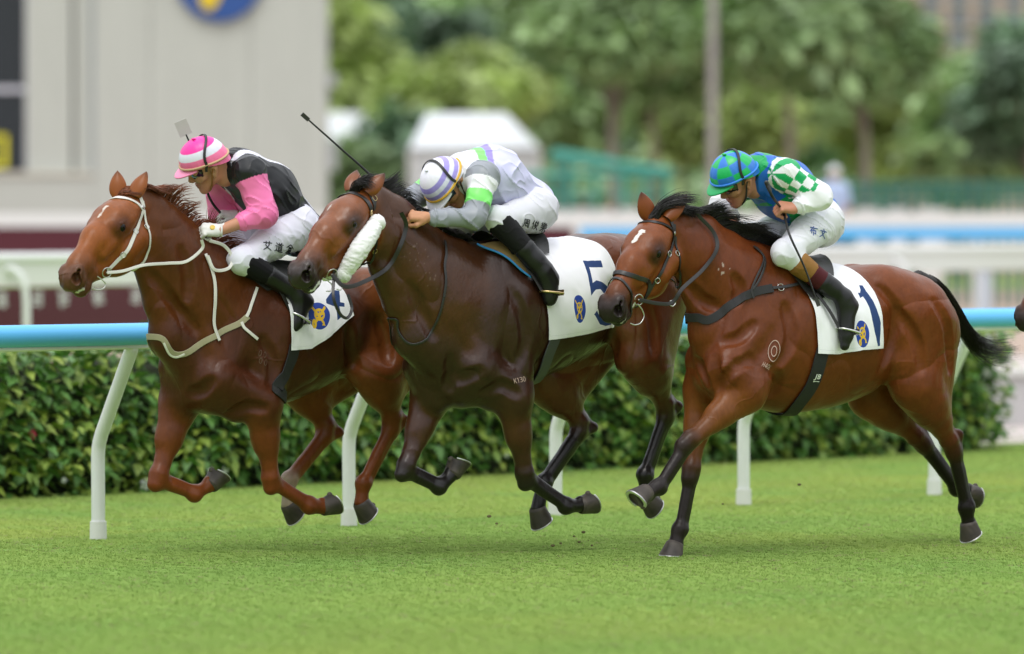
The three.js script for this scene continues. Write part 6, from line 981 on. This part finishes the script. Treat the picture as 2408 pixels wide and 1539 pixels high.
// u, depth: where the trunk stands; top / bottom of the crown as picture heights; half width in metres
const TREES = 1;
function tree(u, d, vt, vb, hw, col, n, seed, label, trunkR = .16, trunkCol) {
  const base = atDepth(u, 520, d).setY(0), H = v => CAM_H + (520 - v) * d / FPX, R = rng(seed * 7 + 3), yt = H(vt), yb = H(vb), o = thing('tree', label, 'tree', base, 'trees behind the track');
  const bend = (R() - .5) * .5, tp = [base.clone(), base.clone().add(V(bend * .3, yb * .6, 0)), base.clone().add(V(bend, lerp(yb, yt, .35), 0)), base.clone().add(V(bend * 1.2, lerp(yb, yt, .8), 0))];
  const tr = part('trunk', tube(tp, trunkR, { r1: trunkR * .3, seg: 16, sides: 9 }), trunkCol ? std(trunkCol, .9) : barkMat, o);
  const lobes = [];
  for (let i = 0; i < 9; i++) { const f = R(), y = lerp(yb + .3, yt - .3, f), w = hw * Math.sqrt(Math.max(.1, 1 - Math.pow((f - .4) * 1.45, 2))), a = R() * 6.28, rr = w * (.25 + .6 * R()); lobes.push([base.x + bend + Math.cos(a) * rr, y, base.z + Math.sin(a) * rr, hw * (.32 + .25 * R()), .75 + R() * .5]); }
  for (const l of lobes.slice(0, 6)) part('limb', tube([tp[1].clone().lerp(tp[2], R()), V(lerp(base.x, l[0], .6), l[1] - .4, lerp(base.z, l[2], .6)), V(l[0], l[1], l[2])], trunkR * .4, { r1: .02, seg: 8, sides: 5 }), barkMat, tr);
  const im = new THREE.InstancedMesh(clumps[seed % 2], leafMat, n), m = new THREE.Matrix4(), q = new THREE.Quaternion(), e = new THREE.Euler(), c = new THREE.Color();
  for (let i = 0; i < n; i++) { const l = lobes[Math.floor(R() * lobes.length)]; let x, y, z, r; do { x = R() * 2 - 1; y = R() * 2 - 1; z = R() * 2 - 1; r = x * x + y * y + z * z; } while (r > 1 || r < .25); e.set((R() - .5), R() * 6.28, (R() - .5)); q.setFromEuler(e); const s = .8 + R() * .9; m.compose(V(l[0] + x * l[3], l[1] + y * l[3] * .8, l[2] + z * l[3]).sub(base), q, V(s, s, s)); im.setMatrixAt(i, m); const k = l[4] * (.7 + R() * .6); c.setRGB(col[0] * k, col[1] * k, col[2] * k); im.setColorAt(i, c); }
  im.name = 'crown'; im.userData.kind = 'stuff'; im.castShadow = im.receiveShadow = true; o.add(im);
}
const YG = [.36, .46, .13], MG = [.25, .38, .15], DG = [.14, .24, .13], LG = [.31, .45, .19];
[
  [840, 118, -40, 262, 1.5, YG, 520, 'yellow-green tree just right of the grey building'], [930, 140, 40, 300, 2.2, DG, 700, 'dark green tree between the yellow-green trees above the marquee'], [1060, 132, 60, 268, 1.7, DG, 560, 'dark tree above the middle of the marquee'],
  [1130, 116, 130, 268, 1.3, YG, 420, 'low yellow-green tree directly above the marquee roof'], [1000, 114, 195, 270, .9, YG, 240, 'small yellow bush-like tree left of the marquee roof'], [1240, 138, -30, 330, 2.0, MG, 640, 'mid green tree above the right end of the marquee'], [1330, 128, -60, 300, 1.9, LG, 640, 'light green tree left of the bare trunk'],
  [1443, 101, -70, 190, 1.3, LG, 480, 'tree with a tall bare pale trunk behind the teal frame'], [1545, 104, -60, 200, 1.3, MG, 480, 'tree with a darker bare trunk between two pale trunks'], [1600, 134, 60, 340, 1.8, YG, 600, 'yellow-green tree behind the tall grey mast'], [1780, 126, -50, 300, 2.0, LG, 640, 'light green tree above the green and blue cap'],
  [1740, 110, 190, 380, 1.3, YG, 420, 'low yellow-green tree right of the tall grey mast'], [1862, 102, -40, 150, 1.5, LG, 520, 'tree with bare trunk left of the spectator'], [2040, 103, -30, 190, 1.7, MG, 600, 'spreading tree with thick trunk right of the spectator'], [1950, 140, 120, 400, 2.4, DG, 700, 'dark tree behind the spectator'],
  [2150, 128, 190, 420, 1.7, YG, 560, 'yellow-green tree below the apartment block'], [2290, 118, 170, 400, 1.6, LG, 520, 'light green round tree near the right edge'], [2430, 110, 20, 360, 1.5, DG, 520, 'dark tree at the right edge with leaning trunk'], [2250, 145, 250, 460, 2.0, MG, 520, 'bushy tree low on the right behind the green fence'],
  [1180, 150, -60, 200, 2.6, LG, 640, 'tall light green tree at the back of the wood, above the marquee'], [2560, 120, -20, 380, 2.2, MG, 500, 'tree just beyond the right edge'], [860, 106, 340, 500, 1.3, MG, 380, 'round green bush in front of the marquees, beside the building'], [950, 108, 275, 480, .8, DG, 260, 'dark narrow bush in front of the marquee'], [1700, 150, 0, 330, 2.6, DG, 700, 'broad dark tree behind the mast'],
].forEach(([u, d, vt, vb, hw, c, n, l], i) => tree(u, d, vt, vb, hw, c, n, i + 1, l, [1443, 2040, 1862].includes(u) ? .14 : .10, [1443, 1862, 2040, 1545].includes(u) ? [.34, .28, .25] : undefined));
{ const d = 97, p = atDepth(1676, 520, d).setY(0), o = thing('mast', 'tall plain grey mast standing in front of the trees', 'mast', p); part('shaft', tube([p.clone(), p.clone().setY(6), p.clone().setY(13)], .10, { r1: .075, seg: 6, sides: 12 }), std([.34, .31, .30], .7), o); const b = new THREE.CylinderGeometry(.2, .22, .3, 12); b.translate(p.x, .15, p.z); part('base', b, std([.4, .38, .36], .8), o); }
// wooded slope that closes the view
{
  const rows = []; for (let i = 0; i <= 60; i++) { const row = []; for (let j = 0; j <= 14; j++) { const s = lerp(-170, 170, i / 60), dd = lerp(158, 420, j / 14); const p = cPos.clone().addScaledVector(cF0, dd).addScaledVector(cR, s); p.y = -.2 + 60 * sstep(0, 1, j / 14) * (1 + .15 * noise3(s * .05, j * .3, 1)); row.push(p); } rows.push(row); }
  structure('hillside', gridGeo(rows), std([.08, .13, .05], .95, { side: THREE.DoubleSide }));
  const R = rng(31), N = 8200, im = new THREE.InstancedMesh(clumps[1], leafMat, N), m = new THREE.Matrix4(), q = new THREE.Quaternion(), c = new THREE.Color();
  for (let i = 0; i < N; i++) { const s = (R() - .5) * 110, j = R() * .45, dd = lerp(158, 420, j), p = cPos.clone().addScaledVector(cF0, dd).addScaledVector(cR, s); const n = fbm(s * .22, j * 22, 3, 2); p.y = 60 * sstep(0, 1, j) + 1.2 + n * 2.2 + R() * 1.5; q.setFromEuler(new THREE.Euler(0, R() * 6.28, 0)); const sc = 2.2 + R() * 2.2; m.compose(p, q, V(sc, sc, sc)); im.setMatrixAt(i, m); const w = sstep(-.25, .4, fbm(s * .16 + 9, j * 16, 8, 2)), k = .7 + .6 * R(), cc = mix3(DG, R() < .3 ? YG : LG, w); c.setRGB(cc[0] * k, cc[1] * k, cc[2] * k); im.setColorAt(i, c); }
  im.name = 'hillside_wood'; im.castShadow = im.receiveShadow = true; scene.add(im); tag(im, 'distant wooded slope closing the view behind the trees', 'wood', null, 'stuff');
}

{ // spectator on the terrace behind the far rail
  const d = 84, base = atDepth(1962, 520, d).setY(0), H = v => CAM_H + (520 - v) * d / FPX, top = H(390), ph = 1.74, y0 = top - ph;
  const tg = slab(atDepth(1820, 520, d).setY(0), atDepth(2120, 520, d).setY(0), 0, y0, 2.2); const te = thing('terrace', 'low concrete terrace under the spectator behind the far rail', 'terrace', base); part('slab', tg, std([.5, .5, .48], .9), te);
  const P = (x, y, z) => base.clone().addScaledVector(cR, x).addScaledVector(cF0, z).setY(y0 + y), o = thing('person', 'blurred spectator in white cap and pale blue shirt behind the far rail', 'person', P(0, 0, 0));
  const S = lin('#b98268'), bd = [bone(P(0, 1.38, 0), P(0, 1.50, 0), .055, .055, { c: S }), ball(P(0, 1.61, 0), .098, { c: S }), bone(P(0, 1.54, -.03), P(0, 1.58, -.05), .06, .06, { c: S }), bone(P(0, 1.30, 0), P(0, .95, 0), .15, .13, { c: S, k: .05 })];
  for (const m of [-1, 1]) { bd.push(bone(P(.17 * m, 1.36, 0), P(.24 * m, 1.08, .02), .055, .045, { c: S }), bone(P(.24 * m, 1.08, .02), P(.20 * m, .85, -.16), .042, .032, { c: S }), ball(P(.19 * m, .80, -.20), .04, { c: S }), bone(P(.09 * m, .92, 0), P(.10 * m, .48, 0), .09, .06, { c: S }), bone(P(.10 * m, .48, 0), P(.10 * m, .08, .02), .058, .042, { c: S }), bone(P(.10 * m, .05, .03), P(.11 * m, .04, -.14), .045, .035, { c: S })); }
  part('body', new Field(bd).mesh(.016), M.skin, o);
  const sh = [bone(P(0, 1.32, 0), P(0, .92, 0), .175, .155, { c: lin('#b4c4e4'), k: .06 })]; for (const m of [-1, 1]) sh.push(bone(P(.1 * m, 1.38, 0), P(.18 * m, 1.36, 0), .09, .075, { c: lin('#b4c4e4'), k: .05 }), bone(P(.18 * m, 1.36, 0), P(.235 * m, 1.10, .02), .075, .065, { c: lin('#b4c4e4') }));
  part('shirt', new Field(sh).mesh(.016, { disp: (x, y, z) => .006 * fold(x, y, z, 9, 3) }), M.breech, o);
  const tr = []; for (const m of [-1, 1]) tr.push(bone(P(.08 * m, .90, 0), P(.10 * m, .48, 0), .105, .075, { c: [.05, .06, .09] }), bone(P(.10 * m, .48, 0), P(.10 * m, .1, .02), .075, .06, { c: [.05, .06, .09] })); part('trousers', new Field(tr).mesh(.018), M.breech, o);
  const cg = new THREE.SphereGeometry(.112, 24, 12, 0, 6.2832, 0, 1.6); { const p = P(0, 1.63, 0); cg.translate(p.x, p.y, p.z); } const cp = part('cap', cg, std([.72, .73, .75], .7, { side: THREE.DoubleSide }), o); const pk = new THREE.CylinderGeometry(.10, .11, .012, 24); { const p = P(-.03, 1.63, -.08); pk.translate(p.x, p.y, p.z); } part('peak', pk, std([.68, .69, .72], .7), cp);
}
{ // a fourth runner whose nose enters at the right edge
  const c = h3.root.clone(); c.name = numbered('racehorse'); c.userData = { label: 'racehorse at the right edge with only its nose in view', category: 'horse', group: 'racehorses galloping on the turf' }; scene.add(c);
  const k = .95; c.scale.setScalar(k); const m0 = onZ(cE(110, 1290), h3.zh + .02).sub(h3.root.position).multiplyScalar(k), t = onZ([2394, 735], 1.55); c.position.set(t.x - m0.x, 0, 1.55 - m0.z);
}

renderer.render(scene, camera);
